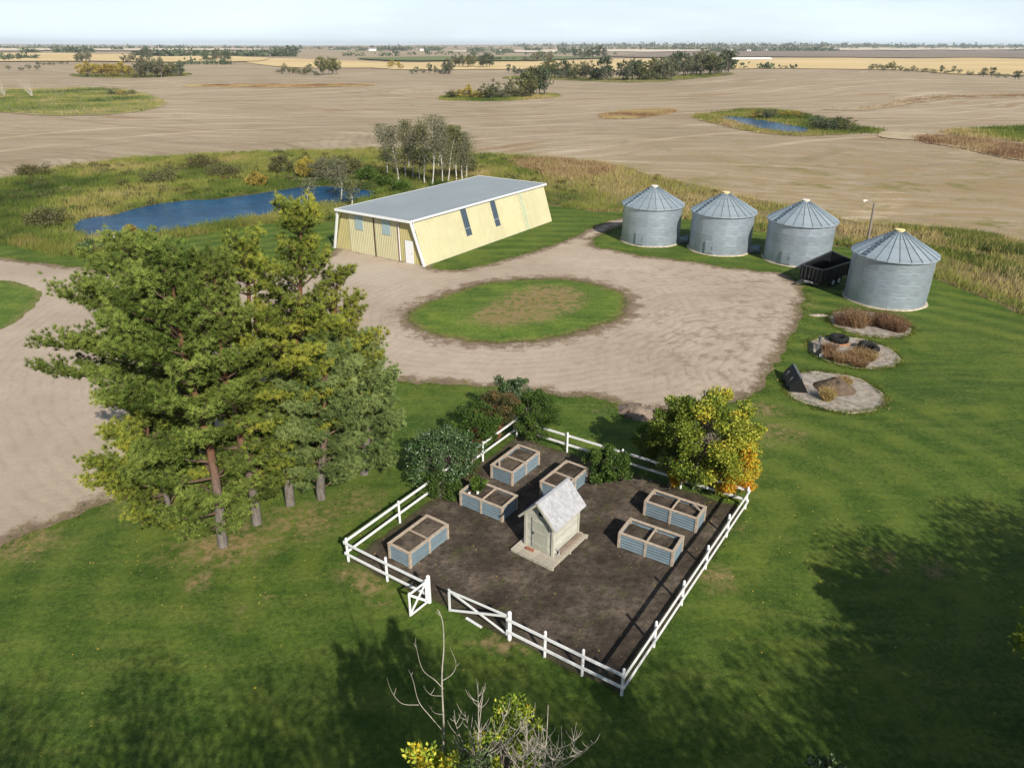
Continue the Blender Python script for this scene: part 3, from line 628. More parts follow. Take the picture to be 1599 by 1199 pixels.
# roof
m = MB(); x0, x1, y0, y1 = LEAN - 0.25, W_ - LEAN + 0.25, -OH, L_ + 0.3
m.box(((x0 + x1) / 2, (y0 + y1) / 2, H_ - 0.01), (x1 - x0 - 0.06, y1 - y0 - 0.06, 0.1))
n = 38
for i in range(n): x = x0 + 0.15 + (x1 - x0 - 0.3) * i / (n - 1); m.box((x, (y0 + y1) / 2, H_ + 0.05), (0.05, y1 - y0 - 0.08, 0.025))
rf = m.build('roof', M_roofs, sh)
m = MB()
for c, s in ((((x0 + x1) / 2, y0 - 0.0, H_ - 0.03), (x1 - x0 + 0.08, 0.06, 0.22)), (((x0 + x1) / 2, y1, H_ - 0.03), (x1 - x0 + 0.08, 0.06, 0.22)), ((x1, (y0 + y1) / 2, H_ - 0.03), (0.06, y1 - y0 - 0.065, 0.18)), ((x0, (y0 + y1) / 2, H_ - 0.03), (0.06, y1 - y0 - 0.065, 0.18))): m.box(c, s)
m.build('fascia', M_white, rf)
# front: fixed panel, two sliding doors, end panel; clipped to the leaning sides
def fx(x, z):  # keep inside the trapezoid
    f = z / H_; return min(max(x, LEAN * f + 0.05), W_ - LEAN * f - 0.05)
def front(x0, x1, yo, name, mat, z0=0.06, z1=H_ - 0.16, parent=None, pitch=0.22):
    m = MB(); pts = []; x = x0
    while x < x1 - 1e-6:
        pts += [(x, 0), (min(x + pitch * .62, x1), 0), (min(x + pitch * .7, x1), -.03), (min(x + pitch * .92, x1), -.03)]; x += pitch
    pts.append((x1, 0)); vs = []; fs = []
    zs = [z0, (z0 + z1) / 2, z1]
    for a, d in pts:
        for z in zs: vs.append((fx(a, z), yo + d, z))
    for i in range(len(pts) - 1):
        for k in range(2): fs.append((3 * i + k, 3 * i + 3 + k, 3 * i + 4 + k, 3 * i + 1 + k))
    m.add(vs, fs); return m.build(name, mat, parent or sh)
xa, xb, xc = 0.19 * W_, 0.475 * W_, 0.735 * W_
front(0, xa, Y0, 'front_panel', M_yel2)
d1 = front(xa, xb, Y0 - 0.08, 'sliding_door', M_yel); d2 = front(xb + 0.1, xc, Y0 - 0.08, 'sliding_door', M_yel)
front(xc + 0.12, W_, Y0, 'front_panel', M_yel2)
one_box('door_jamb', (xb + 0.05, Y0 - 0.09, H_ / 2 - 0.05), (0.10, 0.10, H_ - 0.3), M_dark, sh)
one_box('door_jamb', (xc + 0.03, Y0 - 0.09, H_ / 2 - 0.05), (0.09, 0.10, H_ - 0.3), M_red, sh); one_box('door_jamb', (xc + 0.11, Y0 - 0.085, H_ / 2 - 0.05), (0.07, 0.08, H_ - 0.3), M_white, sh)
for x, dd in ((0.315 * W_, d1), (0.615 * W_, d2)):
    m = MB()
    for i in range(5): m.box((x - 0.4 + i * 0.2, Y0 - 0.13, H_ - 0.95), (0.17, 0.03, 1.5))
    m.box((x, Y0 - 0.118, H_ - 0.95), (0.98, 0.02, 1.5)); w = m.build('window', M_sky, sh)
pd = one_box('entry_door', (0.845 * W_, Y0 - 0.07, 1.08), (0.95, 0.07, 2.06), M_white, sh)
m = MB(); m.cyl((0.36, -0.03, -0.05), (0.36, -0.10, -0.05), 0.03, n=8); m.build('handle', M_roofs, pd)
m = MB()
for x in (0.39 * 0 + 0.845 * W_ - 0.51, 0.845 * W_ + 0.51): m.box((x, Y0 - 0.04, 1.08), (0.06, 0.06, 2.14))
m.box((0.845 * W_, Y0 - 0.04, 2.17), (1.08, 0.06, 0.06)); m.build('door_frame', M_yel2, sh)
one_box('door_track', (W_ / 2, Y0 - 0.22, H_ - 0.24), (W_ - 2 * LEAN - 0.4, 0.12, 0.12), M_yel2, sh)
# flaring white corner posts and the braces beside the eaves
for sx in (0, 1):
    a = Vector((0 if not sx else W_, -0.02, 0.0)); b = Vector((LEAN - 0.12 if not sx else W_ - LEAN + 0.12, -0.22, H_ - 0.12))
    m = MB(); m.beam(a, b, 0.15, 0.20, Vector((0, 1, 0))); m.build('corner_post', M_white, sh)
    m = MB(); bx = LEAN - 0.45 if not sx else W_ - LEAN + 0.45; m.beam((bx, -0.2, H_ - 0.06), (bx - (0.3 if not sx else -0.3) * 0.2, -0.15, H_ - 1.3), 0.05, 0.05); m.beam((bx, -0.2, H_ - 0.06), (b.x, -0.2, H_ - 0.06), 0.05, 0.05); m.build('brace', M_white, sh)
# panels let into the long side
for s, hw, z0, z1, mt, nm in ((0.325, 0.42, 1.35, 3.75, M_louv, 'window'), (0.545, 0.42, 1.35, 3.75, M_louv, 'window'), (0.775, 0.36, 0.1, 3.82, M_pane, 'light_panel')):
    u = Y0 + (L_ - Y0) * s; m = MB()
    def q(uu, v, o): return right_w(uu, v, o)
    for k in range(3):
        a = u - hw + k * hw * 2 / 3 + 0.03; b = a + hw * 2 / 3 - 0.07
        segs = ((z0, z0 + 0.62), (z0 + 0.70, z1)) if nm == 'window' else ((z0, z1),)
        for za, zb in segs:
            vs = [q(a, za, .05), q(b, za, .05), q(b, zb, .05), q(a, zb, .05), q(a, za, .09), q(b, za, .09), q(b, zb, .09), q(a, zb, .09)]
            m.add(vs, [(4, 5, 6, 7), (0, 1, 5, 4), (1, 2, 6, 5), (2, 3, 7, 6), (3, 0, 4, 7)])
    w = m.build(nm, mt, sh)
    if nm == 'window':
        m = MB(); vs = [q(u - hw, z0 - .03, .043), q(u + hw, z0 - .03, .043), q(u + hw, z1 + .03, .043), q(u - hw, z1 + .03, .043)]; m.add(vs, [(0, 1, 2, 3)]); m.build('window_frame', M_roofs, w)

# ------------------------------------------------------------------ grain bins
def mat_galv(name, c, mt=0.55):
    m = MT(name, 0.42, 0.5, mt); p = m.pos(True); r = m.rnd()
    n = m.noise(m.mapp(p, (1.2, 1.2, 4)), 1.5, 5, 0.7); n2 = m.noise(p, 14, 3, 0.7)
    k = m.ramp(n, [(0.3, tuple(x * 0.82 for x in c)), (0.7, tuple(x * 1.12 for x in c))]); k = m.mix(m.rng(n2, 0.4, 0.7, 0, 0.2), k, tuple(x * 0.7 for x in c))
    hs = m.N('HueSaturation'); m.set('Color', k, hs); m.set('Value', m.rng(r, 0, 1, 0.90, 1.08), hs); m.col(hs.outputs[0])
    m.set('Roughness', m.rng(n, 0.3, 0.7, 0.38, 0.55)); return m.m
M_galv = mat_galv('galvanised_wall', (0.325, 0.385, 0.445), 0.45); M_galr = mat_galv('galvanised_roof', (0.32, 0.385, 0.43), 0.3)
M_seam = simple('roof_seam', (0.14, 0.19, 0.24), 0.5, 0.4, 0.3); M_cream = simple('cream_cap', (0.75, 0.62, 0.34), 0.6); M_capw = simple('pale_cap', (0.68, 0.66, 0.60), 0.6)
BRad, BH, RH = 2.92, 3.62, 1.62
def bin_meshes():
    out = {}
    NS, NR = 8, 4                     # sheets round, rings up
    rows = []
    zz = np.linspace(0, BH / NR, 19); rib = 0.007 * np.cos(np.arange(19) * np.pi)
    m = MB(); aa = np.linspace(-math.pi / NS, math.pi / NS + 0.02, 7)
    vs = [((BRad + rib[j] + (0.006 if i > 5 else 0)) * math.cos(a), (BRad + rib[j] + (0.006 if i > 5 else 0)) * math.sin(a), z) for i, a in enumerate(aa) for j, z in enumerate(zz)]
    m.add(vs, [(i * 19 + j, (i + 1) * 19 + j, (i + 1) * 19 + j + 1, i * 19 + j + 1) for i in range(6) for j in range(18)])
    out['sheet'] = m.mesh('wall_sheet', M_galv, smooth=True)
    NP = 24; m = MB(); a0, a1 = -math.pi / NP, math.pi / NP; re = BRad + 0.20; ze = -0.02; rt = 0.28
    def P(r, a, dz=0): return (r * math.cos(a), r * math.sin(a), ze + (re - r) / (re - rt) * RH + dz)
    vs = [P(re, a0), P(re, a1), P(rt, a1), P(rt, a0)]; m.add(vs, [(0, 1, 2, 3)])
    m.cur = 0
    w = 0.018 / BRad
    vs = [P(re, a0 - w * 1.0, .0), P(re, a0, .07), P(re, a0 + w, .0), P(rt, a0 - w * 5, .0), P(rt, a0, .06), P(rt, a0 + w * 5, .0)]
    m.cur = 1; m.add(vs, [(0, 1, 4, 3), (1, 2, 5, 4), (0, 2, 1)])
    m.cur = 0; m.add([P(re, a0, 0), P(re, a1, 0), P(re, a1, -0.09), P(re, a0, -0.09)], [(0, 3, 2, 1)])
    out['panel'] = m.mesh('roof_panel', [M_galr, M_seam])
    return out
BM = bin_meshes()
def grain_bin(front_px, label, door_a, fan_a, cap, ladder=True, door=True):
    f = Vector((*G(*front_px), 0)); d = f.normalized(); c = f + d * (BRad + 0.12)
    t = empty('grain_bin', (c.x, c.y, 0.03), 0, label, 'grain bin', 'round galvanised grain bins in a row')
    rng = random.Random(int(front_px[0]))
    m = MB(); n = 48
    vs = [((BRad + r) * (1 + 0.012 * math.sin(i * 5.3 + front_px[0]) * k) * math.cos(i * 2 * math.pi / n), (BRad + r) * (1 + 0.012 * math.sin(i * 5.3 + front_px[0]) * k) * math.sin(i * 2 * math.pi / n), z) for r, z, k in ((0.17, -0.02, 1), (0.12, 0.08, 1), (-0.4, 0.08, 0)) for i in range(n)]
    m.add(vs, [(k * n + i, k * n + (i + 1) % n, (k + 1) * n + (i + 1) % n, (k + 1) * n + i) for k in range(2) for i in range(n)]); m.build('concrete_base', M_rim, t)
    for r in range(4):
        for k in range(8):
            link('wall_sheet', BM['sheet'], t, (0, 0, 0.1 + r * BH / 4), (0, 0, (k + 0.5 * (r % 2)) * math.pi / 4 + front_px[0]))
    for k in range(24): link('roof_panel', BM['panel'], t, (0, 0, BH + 0.1), (0, 0, k * math.pi / 12 + 0.05))
    m = MB(); m.cyl((0, 0, BH + 0.1 + RH - 0.06), (0, 0, BH + RH + 0.2), 0.30, 0.30, 20); m.cyl((0, 0, BH + RH + 0.2), (0, 0, BH + RH + 0.24), 0.36, 0.33, 20); m.build('roof_cap', cap, t, smooth=False)
    m = MB()
    for k in range(9):                      # ladder steps up the roof
        s = 0.06 + k * 0.105; r = (BRad + .2) + (0.34 - BRad - .2) * s; z = BH + 0.08 + RH * s + 0.09; a = math.radians(200)
        m.box((r * math.cos(a), r * math.sin(a), z), (0.10, 0.42, 0.07), Matrix.Rotation(a, 3, 'Z'))
    m.build('roof_ladder', M_seam, t)
    if door:
        a = math.atan2(-d.y, -d.x) + door_a; R = Matrix.Rotation(a, 3, 'Z'); dr = MB(); r = BRad + 0.05
        dr.box(R @ Vector((r, 0, 0.75)), (0.10, 0.86, 1.15), R); dr.box(R @ Vector((r + 0.055, 0, 0.75)), (0.02, 0.70, 1.0), R); do = dr.build('door', M_galv, t)
        m = MB(); m.box(R @ Vector((r + 0.09, 0.28, 0.75)), (0.05, 0.05, 0.22), R); m.build('handle', M_seam, do)
    if fan_a is not None:
        a = math.atan2(-d.y, -d.x) + fan_a; R = Matrix.Rotation(a, 3, 'Z'); m = MB(); r = BRad
        m.cyl(R @ Vector((r + 0.35, 0, 0.45)), R @ Vector((r + 0.95, 0, 0.45)), 0.36, 0.36, 16); m.box(R @ Vector((r + 0.15, 0, 0.35)), (0.5, 0.6, 0.45), R); m.build('fan', M_seam, t)
    m = MB(); m.cyl((0, 0, BH + 0.04), (0, 0, BH + 0.12), BRad + 0.05, BRad + 0.05, 48, cap=False); m.build('eave_ring', M_galr, t, smooth=True)
    return t
grain_bin((1014, 387), 'leftmost and farthest of the four silver grain bins, where the dirt track leaves the yard', -0.35, 1.35, M_capw)
grain_bin((1121, 401), 'second silver grain bin from the left, door at lower left and cream cap', -0.30, 1.35, M_cream)
grain_bin((1240, 418), 'third silver grain bin, with the black dump trailer parked at its foot', -0.28, None, M_capw)
grain_bin((1376, 484), 'nearest and largest-looking silver grain bin at the right, behind the weedy pad', 0, None, M_cream, door=False)

# ------------------------------------------------------------------ dump trailer
M_blk = simple('black_paint', (0.006, 0.007, 0.009), 0.6, 0.3, 0.0, 0.3, 3); M_tyre = simple('tyre_rubber', (0.018, 0.018, 0.018), 0.85, 0.2); M_hub = simple('wheel_rim', (0.65, 0.65, 0.66), 0.4, 0.5, 0.3)
M_steel = simple('worn_steel', (0.30, 0.30, 0.30), 0.5, 0.4, 0.4)
o = Vector((*G(1246, 443), 0)); ex = Vector((0.62, -0.785, 0)); ey = Vector((0.785, 0.62, 0))
tr = empty('dump_trailer', o, math.atan2(ex.y, ex.x), 'black ribbed dump trailer with open top between the two right-hand grain bins', 'trailer')
TW, TL, z0, z1 = 2.05, 4.6, 0.60, 1.62
def ribs_box(c0, c1, nrm, nr, name, top0, top1):
    m = MB(); a, b = Vector(c0), Vector(c1)
    m.add([a + Vector((0, 0, z0)), b + Vector((0, 0, z0)), b + Vector((0, 0, top1)), a + Vector((0, 0, top0))] + [q + nrm * -0.05 for q in (a + Vector((0, 0, z0)), b + Vector((0, 0, z0)), b + Vector((0, 0, top1)), a + Vector((0, 0, top0)))], [(0, 1, 2, 3), (7, 6, 5, 4), (3, 2, 6, 7), (0, 4, 5, 1), (1, 5, 6, 2), (0, 3, 7, 4)])
    po = m.build(name, M_blk, tr)
    for i in range(nr):
        f = (i + 0.5) / nr; p = a.lerp(b, f); tp = top0 + (top1 - top0) * f
        m = MB(); m.box(p + nrm * 0.035 + Vector((0, 0, (z0 + tp) / 2)), (0.07, 0.07, tp - z0), Matrix.Rotation(math.atan2(nrm.y, nrm.x), 3, 'Z')); m.build('rib', M_seam if False else simple_rib, po)
    m = MB(); m.beam(a + Vector((0, 0, top0)), b + Vector((0, 0, top1)), 0.11, 0.09); m.build('top_rail', simple_rib, po)
simple_rib = simple('trailer_rib', (0.035, 0.038, 0.042), 0.45, 0.4)
ribs_box((0, 0, 0), (TW, 0, 0), Vector((0, -1, 0)), 6, 'tailgate', z1, z1)
ribs_box((TW, 0, 0), (TW, TL, 0), Vector((1, 0, 0)), 10, 'side_wall', z1, z1)
ribs_box((0, TL, 0), (0, 0, 0), Vector((-1, 0, 0)), 10, 'side_wall', z1 + 0.40, z1)
ribs_box((TW, TL, 0), (0, TL, 0), Vector((0, 1, 0)), 6, 'front_wall', z1, z1 + 0.40)
m = MB(); m.box((TW / 2, TL / 2, z0 - 0.05), (TW - 0.1, TL - 0.1, 0.1)); m.build('bed', M_blk, tr)
m = MB()
for x in (0.45, TW - 0.45): m.box((x, TL / 2, z0 - 0.2), (0.12, TL, 0.2))
m.box((TW / 2, -0.05, z0 - 0.2), (TW * 0.8, 0.14, 0.16)); m.beam((0.4, -0.1, 0.42), (0.25, -0.9, 0.32), 0.1, 0.1); m.beam((1.2, -0.1, 0.42), (0.25, -0.9, 0.32), 0.1, 0.1); m.build('frame', simple_rib, tr)
one_box('bumper_plate', (0.95, -0.14, 0.43), (0.75, 0.03, 0.10), M_hub, tr)
for y in (1.45, 2.35):
    for x in (TW + 0.08, -0.08):
        m = MB(); sx = 1 if x > 0 else -1; m.cyl((x - 0.12, y, 0.38), (x + 0.12, y, 0.38), 0.38, 0.38, 20); w = m.build('wheel', M_tyre, tr)
        m = MB(); m.cyl((x + sx * 0.10, y, 0.38), (x + sx * 0.135, y, 0.38), 0.22, 0.20, 16); m.build('rim', M_hub, w)

# ------------------------------------------------------------------ light pole
M_pole = simple('weathered_pole', (0.22, 0.19, 0.17), 0.9); b = Vector((*G(1352, 394), 0))
lp = empty('yard_light', b, 0, 'tall leaning grey wooden pole with a lamp arm, behind the nearest grain bin', 'light pole')
tp = Py(1365.5, 317, b.y) - b
m = MB(); m.cyl((0, 0, 0), tp, 0.13, 0.09, 10); po = m.build('pole', M_pole, lp)
e = Py(1351, 313, b.y) - b
m = MB(); m.beam(tp - Vector((0, 0, 0.1)), e + Vector((0.15, 0, 0)), 0.05, 0.05); m.build('lamp_arm', M_steel, lp)
m = MB(); m.box(e, (0.40, 0.16, 0.09)); m.cyl(e + Vector((-0.08, 0, -0.03)), e + Vector((-0.08, 0, -0.14)), 0.08, 0.10, 10); m.build('lamp_head', M_capw, lp)

# ------------------------------------------------------------------ loader bucket, tyres, skid, heaps
M_grit = simple('edge_metal', (0.16, 0.17, 0.18), 0.45, 0.4, 0.3)
A1 = Vector((*G(1231, 613), 0)); A2 = Vector((*G(1262.5, 615), 0)); A3 = Vector((*G(1256, 592.5), 0))
bk = empty('loader_bucket', A1, math.atan2((A2 - A1).y, (A2 - A1).x), 'black loader bucket tipped on the edge of the gravel pad', 'bucket')
bw = (A2 - A1).length; bd = 2.0; bh = 0.95
prof = [(0, 0), (bw, 0), (bw * 0.97, 0.05), (bw * 0.50, bh), (bw * 0.42, bh * 1.0), (bw * 0.16, bh * 0.62), (0.0, 0.3)]
for y in (0, bd): m = MB(); m.prism(prof, y - 0.02, y + 0.02, lambda u, v, t: (u, t, v)); m.build('end_plate', M_blk, bk)
m = MB(); pr = [(bw * 0.5, bh), (bw * 0.42, bh), (bw * 0.16, bh * .62), (0, .3), (0, 0), (bw * 0.35, 0.0)]
for (a, c), (a2, c2) in zip(pr[:-1], pr[1:]): m.add([(a, 0.02, c), (a, bd - .02, c), (a2, bd - .02, c2), (a2, 0.02, c2)], [(0, 1, 2, 3)])
m.build('back_plate', M_blk, bk)
m = MB(); m.beam((bw * 0.5, -0.02, bh), (bw * 0.5, bd + 0.02, bh), 0.12, 0.04); m.build('cutting_edge', M_grit, bk)
for y in (0.6, 1.5): m = MB(); m.box((bw * 0.12, y, bh * 0.45), (0.10, 0.08, 0.6), Matrix.Rotation(0.4, 3, 'Y')); m.build('mounting_lug', M_grit, bk)
def torus(m, R, r, nu=24, nv=10, flat=0.75):
    vs = [((R + r * math.cos(2 * math.pi * j / nv)) * math.cos(2 * math.pi * i / nu), (R + r * math.cos(2 * math.pi * j / nv)) * math.sin(2 * math.pi * i / nu), r * flat * math.sin(2 * math.pi * j / nv)) for i in range(nu) for j in range(nv)]
    m.add(vs, [(i * nv + j, ((i + 1) % nu) * nv + j, ((i + 1) % nu) * nv + (j + 1) % nv, i * nv + (j + 1) % nv) for i in range(nu) for j in range(nv)])
for px, py, R, rx, ry, lab in ((1309, 534, 0.40, 0.08, 0.0, 'old black tyre lying flat at the back of the middle pad'), (1355, 548, 0.46, 0.25, 0.1, 'old black tyre tilted, half sunk at the right of the middle pad')):
    m = MB(); torus(m, R, 0.19, flat=1.0)
    for i in range(20):
        a = i * math.pi / 10; m.box(((R + .19) * math.cos(a), (R + .19) * math.sin(a), 0), (0.05, 0.09, 0.26), Matrix.Rotation(a + 0.3, 3, 'Z'))
    o = m.build('tyre', M_tyre, None, (*G(px, py), 0.25), (rx, ry, 0), True); tag(o, lab, 'tyre')
sx_, sy_ = G(1277, 549)
sk = empty('scrap_frame', (sx_, sy_, 0.06), rad(62), 'bent dark metal frame standing at the left of the tyre pad', 'scrap metal')
m = MB(); m.beam((-0.9, 0, 0.35), (0.9, 0, 0.55), 0.08, 0.3); m.beam((-0.9, 0, 0), (-0.85, 0, 0.5), 0.08, 0.14); m.beam((0.85, 0, 0), (0.85, 0.1, 0.75), 0.08, 0.14); m.build('frame_rail', M_grit, sk)
m = MB(); m.box((-0.85, -0.1, 0.25), (0.35, 0.3, 0.3)); m.build('foot_block', M_tyre, sk)
one_box('white_jug', (-0.95, -0.28, 0.12), (0.22, 0.18, 0.22), M_white, sk)
o = one_box('plank', (*G(1318, 541), 0.12), (0.9, 0.12, 0.04), simple('orange_wood', (0.48, 0.20, 0.09)), None, Matrix.Rotation(0.3, 3, 'Z')); tag(o, 'short orange plank on the ground between the two old tyres', 'plank')
def heap(name, px, py, rx, ry, h, mat, label, cat, seed, rz=0):
    g = Geo(); n, k = 40, 14; V = []
    for j in range(k + 1):
        for i in range(n):
            a = i * 2 * math.pi / n; f = j / k; r = 1 - f
            w = 1 + 0.25 * mnoise.noise(Vector((math.cos(a) * 1.5 + seed, math.sin(a) * 1.5, 0)))
            x, y = rx * r * w * math.cos(a), ry * r * w * math.sin(a)
            z = h * (1 - r ** 1.6) * (1 + 0.3 * mnoise.noise(Vector((x * 1.3, y * 1.3, seed)))) + 0.10 * mnoise.noise(Vector((x * 4, y * 4, seed))) * (1 - r ** 4)
            V.append((x, y, z - 0.02))
    F = [(j * n + i, j * n + (i + 1) % n, (j + 1) * n + (i + 1) % n, (j + 1) * n + i) for j in range(k) for i in range(n)]
    g.add(V, F); o = link(name, g.mesh(name, mat), None, (*G(px, py), 0.05), (0, 0, rz)); return tag(o, label, cat)
M_dirt = simple('dark_soil', (0.115, 0.085, 0.062), 0.95, 0.1, 0, 0.4, 2.2, 0.9, 12)
M_clod = simple('pale_clods', (0.21, 0.165, 0.13), 0.95, 0.1, 0, 0.45, 3.0, 1.0, 9)
heap('soil_heap', 1302, 608, 1.35, 1.1, 0.62, M_dirt, 'low heap of dark soil on the grey gravel pad', 'soil heap', 3)
dp = heap('dirt_pile', 998, 645, 1.25, 0.85, 0.5, M_clod, 'rubble and dirt pile at the gravel edge behind the yellow-leaved tree', 'dirt pile', 8, -0.4)
rr = random.Random(3)
for i in range(46):
    a = rr.uniform(0, 6.28); r = rr.uniform(0.1, 1.25); s_ = rr.uniform(0.06, 0.17); m = MB(); m.cyl((0, 0, -s_ * .5), (0.02, 0, s_ * .5), s_ * .9, s_ * .55, 6)
    m.build('clod', M_clod if i % 2 else M_dirt, dp, (r * math.cos(a), r * .75 * math.sin(a), max(0.04, 0.5 * (1 - r / 1.15))), (rr.uniform(-.6, .6), rr.uniform(-.6, .6), a))

# ------------------------------------------------------------------ fence and gates
fence = empty('rail_fence', gc, 0, 'white two-rail fence round the square garden plot', 'fence')
def fv(p): return Vector(p) - gc
post_me = None
def post_mesh(h, r=0.05):
    m = MB(); n = 8
    pr = [(r, 0.0), (r, h - 0.05), (r * 0.75, h - 0.015), (r * 0.3, h)]
    vs = [(q * math.cos(2 * math.pi * i / n), q * math.sin(2 * math.pi * i / n), z) for q, z in pr for i in range(n)]
    m.add(vs, [(k * n + i, k * n + (i + 1) % n, (k + 1) * n + (i + 1) % n, (k + 1) * n + i) for k in range(3) for i in range(n)] + [tuple(range(3 * n, 4 * n))])
    return m.mesh('post', M_white, smooth=False)
PM = post_mesh(1.15); PMg = post_mesh(1.25, 0.075)
def run(a, b, n, out, skip_first=False, ext=0.08):
    a, b = Vector(a), Vector(b); d = (b - a).normalized(); nr = Vector((d.y, -d.x, 0)) * out
    for i in range(n + 1):
        if skip_first and i == 0: continue
        link('post', PM, fence, fv(a.lerp(b, i / n)), (0, 0, 0.3 * i))
    for i in range(n):
        p, q = a.lerp(b, i / n), a.lerp(b, (i + 1) / n); rr = random.Random(i * 7 + int(a.x * 10))
        for z in (0.93, 0.43):
            m = MB(); e0 = d * (-ext if i == 0 else 0.003); e1 = d * (ext if i == n - 1 else -0.003)
            j0, j1 = rr.uniform(-.012, .012), rr.uniform(-.012, .012)
            m.beam(fv(p + e0) + nr * 0.075 + Vector((0, 0, z + j0)), fv(q + e1) + nr * 0.075 + Vector((0, 0, z + j1)), 0.035, 0.105)
            m.build('rail', M_white, fence)
gp1 = Vector((*G(670.6, 941), 0)); gp2 = Vector((*G(795.5, 999), 0))
run(gL, gp1, 2, 1); run(gp2, gF, 3, 1); run(gF, gR, 5, 1, True); run(gR, gB, 4, 1, True); run(gB, gL, 4, 1, True)
for p in (gp1, gp2): link('gate_post', PMg, fence, fv(p))
def gate(hinge, free, h, label, bottom=True, sag=0.0, z0=0.10):
    hinge, free = Vector(hinge), Vector(free); d = (free - hinge); w = d.length
    t = empty('garden_gate', hinge, math.atan2(d.y, d.x), label, 'gate'); s = 0.10
    P = lambda x, z: Vector((x, 0, z - sag * x / w)); up = Vector((0, 0, 1))
    parts = [('stile', P(s, z0), P(s, z0 + h)), ('stile', P(w, z0), P(w, z0 + h)), ('rail', P(s, z0 + h - .05), P(w, z0 + h - .05)), ('brace', P(s, z0 + .06), P(w, z0 + h - .1)), ('brace', P(s, z0 + h - .1), P(w, z0 + .06))]
    if bottom: parts.append(('rail', P(s, z0 + .05), P(w, z0 + .05)))
    for i, (nm, a, b) in enumerate(parts):
        m = MB(); o = Vector((0, 0.028 * (i % 3) - 0.03, 0)); m.beam(a + o, b + o, 0.026, 0.085, Vector((1, 0, 0)) if nm == 'stile' else up); m.build(nm, M_white, t)
    for z in (0.25, h - 0.1): m = MB(); m.box((0.06, 0, z), (0.12, 0.10, 0.05)); m.cyl((0.02, 0, z - .06), (0.02, 0, z + .08), 0.035, n=8); m.build('hinge', M_white, t)
    return t
gate(gp1, Vector((*G(641.4, 964.5), 0)), 1.02, 'small white cross-braced gate leaf swung open towards the camera')
gate(gp2, Vector((*G(702.5, 955.5), 0)), 1.0, 'wide white gate leaf, sagging, its bottom rail fallen in the grass', bottom=False, sag=0.06)
a, b = Vector((*G(728, 966), 0.05)), Vector((*G(752, 981), 0.05)); m = MB(); m.beam(a, b, 0.09, 0.03); tag(m.build('fallen_rail', M_white), 'white board lying in the grass under the sagging gate', 'board')

# ------------------------------------------------------------------ raised beds
M_wood = simple('bed_timber', (0.41, 0.335, 0.265), 0.8, 0.2, 0, 0.28, 7, 0.3, 30); M_corr = mat_galv('bed_corrugated', (0.21, 0.285, 0.335), 0.35)
M_bsoil = mat_soil(True); 
def bed(L, T, R, label, F=None, mids=1, seed=0, diag=False, h=0.76, sd=0.10):
    pl, pt, pr = [Pz(*p, h) for p in (L, T, R)]; pf = pl + pr - pt if F is None else Pz(*F, h)
    c = (pl + pt + pr + pf) / 4; a = ((pt - pl) + (pr - pf)) / 2; b = ((pf - pl) + (pr - pt)) / 2      # a: away-right side, b: towards-right side
    la, lb = a.length, b.length
    long, short, LL, SS = (a, b, la, lb) if la > lb else (b, a, lb, la)
    ang = math.atan2(long.y, long.x)
    t = empty('raised_bed', (c.x, c.y, 0.05), ang, label, 'raised garden bed', 'raised garden beds with timber frames and corrugated sides')
    H = h - 0.05; hx, hy = LL / 2, SS / 2; rr = random.Random(seed)
    for x in (-hx + .05, hx - .05):
        for y in (-hy + .05, hy - .05): one_box('corner_post', (x, y, (H - .04) / 2), (0.10, 0.10, H - .04), M_wood, t)
    for y in (-1, 1):
        for k in range(mids): 
            x = -hx + LL * (k + 1) / (mids + 1); one_box('side_post', (x, y * (hy - .045), (H - .04) / 2), (0.085, 0.09, H - .042), M_wood, t)
        one_box('top_board', (0, y * (hy - .045), H - .018), (LL, 0.12, 0.036), M_wood, t)
    for x in (-1, 1): one_box('top_board', (x * (hx - .05), 0, H - .0175), (0.12, SS - .245, 0.035), M_wood, t)
    for k in range(mids): x = -hx + LL * (k + 1) / (mids + 1); one_box('divider', (x, 0, H - 0.06), (0.055, SS - .25, 0.07), M_wood, t)
    # corrugated side sheets between posts
    nz = 5
    def corr(p0, p1, nrm):
        m = MB(); vs = []
        for j in range(nz * 4 + 1):
            z = 0.03 + (H - .07) * j / (nz * 4); o = nrm * (0.028 * abs(math.cos(j * math.pi * 0.25)) - 0.012)
            vs += [Vector(p0) + o + Vector((0, 0, z)), Vector(p1) + o + Vector((0, 0, z))]
        m.add(vs, [(2 * j, 2 * j + 1, 2 * j + 3, 2 * j + 2) for j in range(nz * 4)]); m.build('side_sheet', M_corr, t)
    xs = [-hx + .1 + (LL - .2) * k / (mids + 1) for k in range(mids + 2)]
    for y in (-1, 1):
        for k in range(mids + 1): corr((xs[k], y * (hy - .035), 0), (xs[k + 1], y * (hy - .035), 0), Vector((0, y, 0)))
    for x in (-1, 1): corr((x * (hx - .035), -hy + .1, 0), (x * (hx - .035), hy - .1, 0), Vector((x, 0, 0)))
    g = Geo(); nx, ny = 24, 12; X, Y = np.meshgrid(np.linspace(-hx + .05, hx - .05, nx), np.linspace(-hy + .05, hy - .05, ny), indexing='ij')
    Z = np.array([H - sd + 0.05 * mnoise.noise(Vector((x * 3, y * 3, seed))) for x, y in zip(X.ravel(), Y.ravel())])
    F_ = [(i * ny + j, (i + 1) * ny + j, (i + 1) * ny + j + 1, i * ny + j + 1) for i in range(nx - 1) for j in range(ny - 1)]
    g.add(np.column_stack([X.ravel(), Y.ravel(), Z]), F_); link('soil', g.mesh('soil', M_bsoil), t)
    if diag:
        sgn = diag
        m = MB(); m.beam((sgn[0] * (hx - .1), sgn[1] * (hy - .45), H - .02), (sgn[0] * (hx - .55), sgn[1] * (hy - .1), H - .02), 0.08, 0.035); m.build('corner_brace', M_wood, t)
    return t
